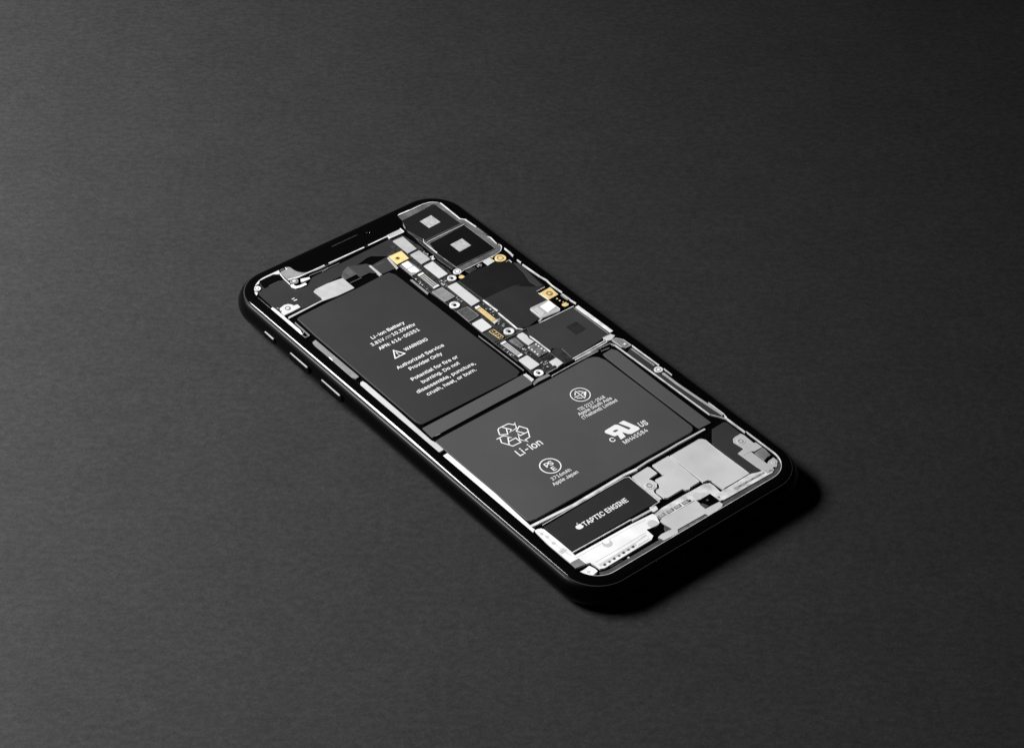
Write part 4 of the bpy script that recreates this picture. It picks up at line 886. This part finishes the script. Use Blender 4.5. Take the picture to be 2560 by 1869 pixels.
plate('end_lug', te, 'bright', [(-4.71, -56.92), (-3.24, -57.42), (-3.61, -58.62), (-4.91, -58.73), (-5.35, -57.89)], -0.06, r=0.1)
writing('printed_text', te, [('TAPTIC ENGINE', *[(-20.49, -52.43), (-7.11, -52.38)], 1.5, 19)], z=-0.138)
emblem('fruit_emblem', te, 'print', ([(-21.54, -51.52)][0][0], [(-21.54, -51.52)][0][1]), 2.1, -0.13)

sp = plate('loudspeaker', P, 'white', [(-30.39, -46.27), (-29.63, -46.32), (-28.77, -46.68), (-28.41, -47.35), (-28.26, -52.60), (-28.25, -56.41), (-28.41, -58.02), (-11.56, -58.42), (-5.64, -58.88), (-5.27, -59.66), (-6.30, -62.11), (-7.93, -62.59), (-10.20, -61.93), (-10.31, -64.41), (-11.50, -65.07), (-25.85, -65.28), (-26.83, -64.81), (-26.92, -63.59), (-27.25, -61.99), (-28.21, -61.63), (-28.31, -59.36), (-30.70, -59.25), (-30.88, -52.43)], -0.12, 0.4, r=0.15)
link('gasket', lathe_mesh([(-7.87, -61.46)][0], [(1.35, -0.12), (1.3, -0.08)], 24), M['plate'], sp)
link('gasket', lathe_mesh([(-20.21, -59.66)][0], [(1.25, -0.12), (1.2, -0.08)], 24), M['plate'], sp)
link('screw_head', lathe_mesh([(-20.02, -59.17)][0], [(0.8, -0.09), (0.78, -0.06)], 24), M['white'], sp)
for q_, r_ in (([(-29.89, -48.13)], 0.42), ([(-29.54, -49.63)], 0.4), ([(-29.70, -52.12)], 0.5)):
    link('dimple', lathe_mesh(q_[0], [(r_, -0.12), (r_*0.9, -0.1)], 16), M['plate'], sp)
plate('stain_patch', sp, 'plate', [(-30.65, -54.85), (-29.02, -54.56), (-28.68, -55.78), (-30.45, -55.96)], -0.105, 0.03, r=0.1, bev=0.01)
ribbon('contact_bar', sp, 'plate', [(-26.31, -63.95), (-15.26, -63.87), (-11.48, -63.35)], 0.9, -0.1, 0.05)
plate('contact_pad', sp, 'white', [(-15.13, -63.71), (-11.46, -63.58), (-11.63, -64.56), (-15.21, -64.60)], -0.06, 0.08, r=0.05)
for k_ in range(7):
    t_ = k_/6
    a, b = Vector([(-25.14, -64.46)][0]), Vector([(-16.37, -64.17)][0])
    q_ = a*(1-t_)+b*t_
    plate('contact', sp, 'mid' if k_ % 2 else 'dim', [(q_.x-0.36, q_.y-0.3), (q_.x+0.36, q_.y-0.3), (q_.x+0.36, q_.y+0.3), (q_.x-0.36, q_.y+0.3)], -0.06, 0.08, r=0.05)
ribbon('moulded_line', sp, 'mid', [(-28.79, -58.85), (-20.28, -58.94), (-12.17, -59.10), (-8.22, -59.47)], 0.08, -0.11, 0.03)
ribbon('moulded_line', sp, 'mid', [(-26.26, -62.58), (-18.85, -62.62), (-10.88, -62.55)], 0.10, -0.11, 0.03)
ribbon('moulded_line', sp, 'plate', [(-30.49, -54.66), (-30.51, -55.90), (-29.12, -55.75)], 0.12, -0.11, 0.03)
ribbon('moulded_line', sp, 'mid', [(-30.08, -46.86), (-29.65, -48.80), (-29.60, -53.63), (-29.21, -57.73)], 0.07, -0.11, 0.03)
plate('foam_pad', P, 'mid', [(-30.85, -59.31), (-28.42, -59.36), (-28.23, -61.71), (-30.97, -61.24)], -0.1, r=0.05)
pd = plate('screw_pad', P, 'white', [(-31.13, -62.67), (-29.62, -62.72), (-28.05, -62.50), (-27.62, -64.00), (-27.68, -65.04), (-29.40, -65.38), (-30.76, -64.30)], -0.1, r=0.25)
cc = Vector([(-29.48, -64.01)][0])
ribbon('cross_slot', pd, 'mid', [(cc.x-0.45, cc.y), (cc.x+0.45, cc.y)], 0.16, -0.085, 0.03, more=[[(cc.x, cc.y-0.45), (cc.x, cc.y+0.45)]])
link('glint_dot', lathe_mesh([(-19.36, -66.04)][0], [(0.3, -0.3), (0.26, -0.2)], 12), M['bright'], P)
ribbon('grille_edge', P, 'dim', [(-24.35, -65.68), (-21.00, -65.83)], 0.14, -0.2)

dock = plate('dock_connector', P, 'plate', [(-5.76, -61.61), (5.34, -61.80), (5.07, -65.28), (9.21, -65.52), (9.35, -66.62), (8.49, -67.19), (4.30, -67.61), (3.85, -66.53), (-4.63, -66.33), (-5.29, -67.25), (-9.36, -67.00), (-9.83, -65.42), (-8.59, -65.12), (-5.48, -65.33), (-5.71, -63.53)], -0.1, r=0.12)
ribbon('port_slot', dock, 'smd', [(-4.91, -66.84), (3.58, -67.07)], 0.75, -0.2, 0.2)
pl = plate('antenna_plate', P, 'bright', [(-5.58, -59.31), (-2.59, -58.80), (4.03, -58.74), (10.61, -58.93), (11.86, -59.58), (12.00, -60.87), (11.69, -63.30), (21.23, -63.10), (23.27, -63.86), (24.68, -64.23), (26.92, -65.45), (25.90, -66.10), (10.50, -65.78), (9.75, -65.42), (9.39, -62.25), (6.22, -62.30), (4.76, -61.64), (-4.96, -61.66)], -0.12, 0.4, r=0.15)
link('gasket', lathe_mesh([(6.51, -61.02)][0], [(1.3, -0.12), (1.25, -0.08)], 24), M['plate'], pl)
for q_ in ([(-4.29, -60.66)], [(-1.79, -60.77)], [(0.55, -60.78)], [(2.93, -60.84)]):
    x_, y_ = q_[0]
    plate('contact', pl, 'smd', [(x_-1.0, y_-0.55), (x_+1.0, y_-0.55), (x_+1.0, y_+0.55), (x_-1.0, y_+0.55)], -0.09, 0.06, r=0.1)
    plate('contact', pl, 'shield', [(x_-0.72, y_-0.45), (x_+0.6, y_-0.45), (x_+0.6, y_+0.45), (x_-0.72, y_+0.45)], -0.05, 0.06, r=0.1)
link('dimple', lathe_mesh([(4.05, -61.07)][0], [(0.32, -0.12), (0.3, -0.06)], 12), M['hole'], pl)
link('dimple', lathe_mesh([(10.18, -64.36)][0], [(0.3, -0.12), (0.28, -0.08)], 12), M['mid'], pl)
ribbon('contact_bar', pl, 'mid', [(14.89, -64.62), (24.31, -64.87)], 0.6, -0.1, 0.03)
for q_ in ([(15.59, -64.80)], [(17.71, -64.80)], [(19.69, -64.75)], [(21.71, -64.69)], [(23.85, -64.82)]):
    x_, y_ = q_[0]
    plate('contact', pl, 'shield', [(x_-0.55, y_-0.3), (x_+0.55, y_-0.3), (x_+0.55, y_+0.3), (x_-0.55, y_+0.3)], -0.06, 0.08, r=0.14)
plate('dark_insert', P, 'floor', [(5.69, -62.86), (9.38, -62.33), (9.42, -65.09), (7.90, -65.21), (6.53, -65.18)], -0.08, r=0.05)
plate('dark_insert', P, 'dim', [(4.95, -63.39), (5.71, -63.49), (6.38, -65.00), (4.95, -65.35)], -0.06, r=0.05)
plate('dark_insert', P, 'smd', [(7.05, -63.24), (7.60, -63.18), (7.68, -63.74), (7.16, -63.72)], -0.05, r=0.03)
plate('dark_insert', P, 'floor', [(-10.17, -62.07), (-6.31, -62.47), (-6.23, -63.83), (-8.01, -65.00), (-9.47, -65.29), (-10.62, -64.86), (-10.13, -63.97)], -0.08, r=0.05)
plate('dark_insert', P, 'dim', [(-6.03, -63.35), (-5.56, -65.41), (-7.26, -65.22), (-6.96, -64.24)], -0.06, r=0.05)

def rimmed_plate(name, parent, m, pts, z=-0.12, r=0.12):
    o = plate(name, parent, m, pts, z, r=r)
    ribbon('rim', o, 'bright', inset(rounded(pts, r), 0.07), 0.11, z+0.03, 0.06, closed=True)  # pale ribbon laid on as the glint along the plate's edge
    return o
# silver cover plates above the connector
p1 = rimmed_plate('cover_plate', P, 'plate', [(-1.01, -46.66), (4.03, -46.42), (4.40, -46.86), (4.42, -49.54), (1.50, -49.76), (1.89, -50.81), (2.05, -51.98), (1.18, -52.97), (-0.14, -53.19), (-0.59, -54.08), (-0.63, -56.59), (-1.23, -56.58), (-1.41, -50.76)], -0.12, r=0.12)
screw('screw_boss', p1, [(0.16, -51.54)][0], 1.2, -0.05, 'bright', 'shieldl')
rimmed_plate('cover_plate', P, 'plate', [(5.38, -46.68), (10.54, -46.63), (10.30, -57.71), (7.25, -57.81), (6.69, -58.17), (5.78, -57.91), (5.36, -57.12), (0.65, -57.18), (0.03, -56.69), (-0.08, -54.07), (0.32, -53.55), (1.53, -53.47), (2.40, -52.26), (2.47, -50.85), (5.19, -50.88)], -0.12, r=0.12)
rimmed_plate('cover_plate', P, 'plate', [(10.77, -46.86), (20.01, -46.78), (20.88, -47.20), (21.35, -48.05), (21.19, -50.34), (21.33, -62.98), (12.75, -63.03), (12.63, -59.28), (12.10, -58.52), (10.65, -58.35), (10.81, -57.96)], -0.12, r=0.12)
ribbon('plate_rim', P, 'bright', [(20.11, -46.84), (20.83, -47.25), (21.28, -48.03), (21.13, -50.40), (21.32, -62.80)], 0.16, -0.09, 0.1)
ribbon('gap_line', P, 'floor', [(21.31, -63.10), (13.38, -62.97)], 0.12, -0.09, 0.05)

dp = plate('antenna_flex', P, 'panel2', [(25.27, -46.03), (29.23, -45.88), (29.78, -46.52), (29.69, -51.28), (27.09, -51.55), (26.06, -52.63), (26.26, -55.61), (24.26, -56.11), (24.38, -63.67), (22.11, -63.28), (21.75, -62.87), (21.79, -49.73)], -0.3, 0.2, r=0.1)
br = plate('corner_bracket', P, 'shieldl', [(26.71, -51.77), (27.50, -51.55), (29.48, -51.53), (29.73, -52.57), (29.58, -55.82), (30.16, -56.11), (30.21, -58.19), (27.62, -58.18), (26.94, -57.56), (27.00, -63.11), (27.91, -62.60), (29.75, -62.45), (29.57, -64.04), (28.09, -65.31), (27.09, -64.77), (26.87, -65.68), (26.18, -65.90), (24.70, -65.57), (24.29, -62.57), (24.06, -56.20), (26.28, -55.87), (25.91, -52.77)], -0.12, r=0.08)
screw('screw_boss', br, [(27.58, -53.61)][0], 1.1, -0.06, 'plate', 'shieldl')
screw('screw_boss', br, [(28.58, -63.87)][0], 0.72, -0.06, 'plate', 'bright')
ribbon('seam', br, 'mid', [(24.63, -57.58), (26.91, -57.65)], 0.09, -0.1, 0.03)
plate('foam_pad', P, 'mid', [(27.38, -58.50), (30.21, -58.21), (30.27, -59.17), (29.81, -61.41), (28.79, -61.38), (27.32, -61.81)], -0.2, r=0.06)
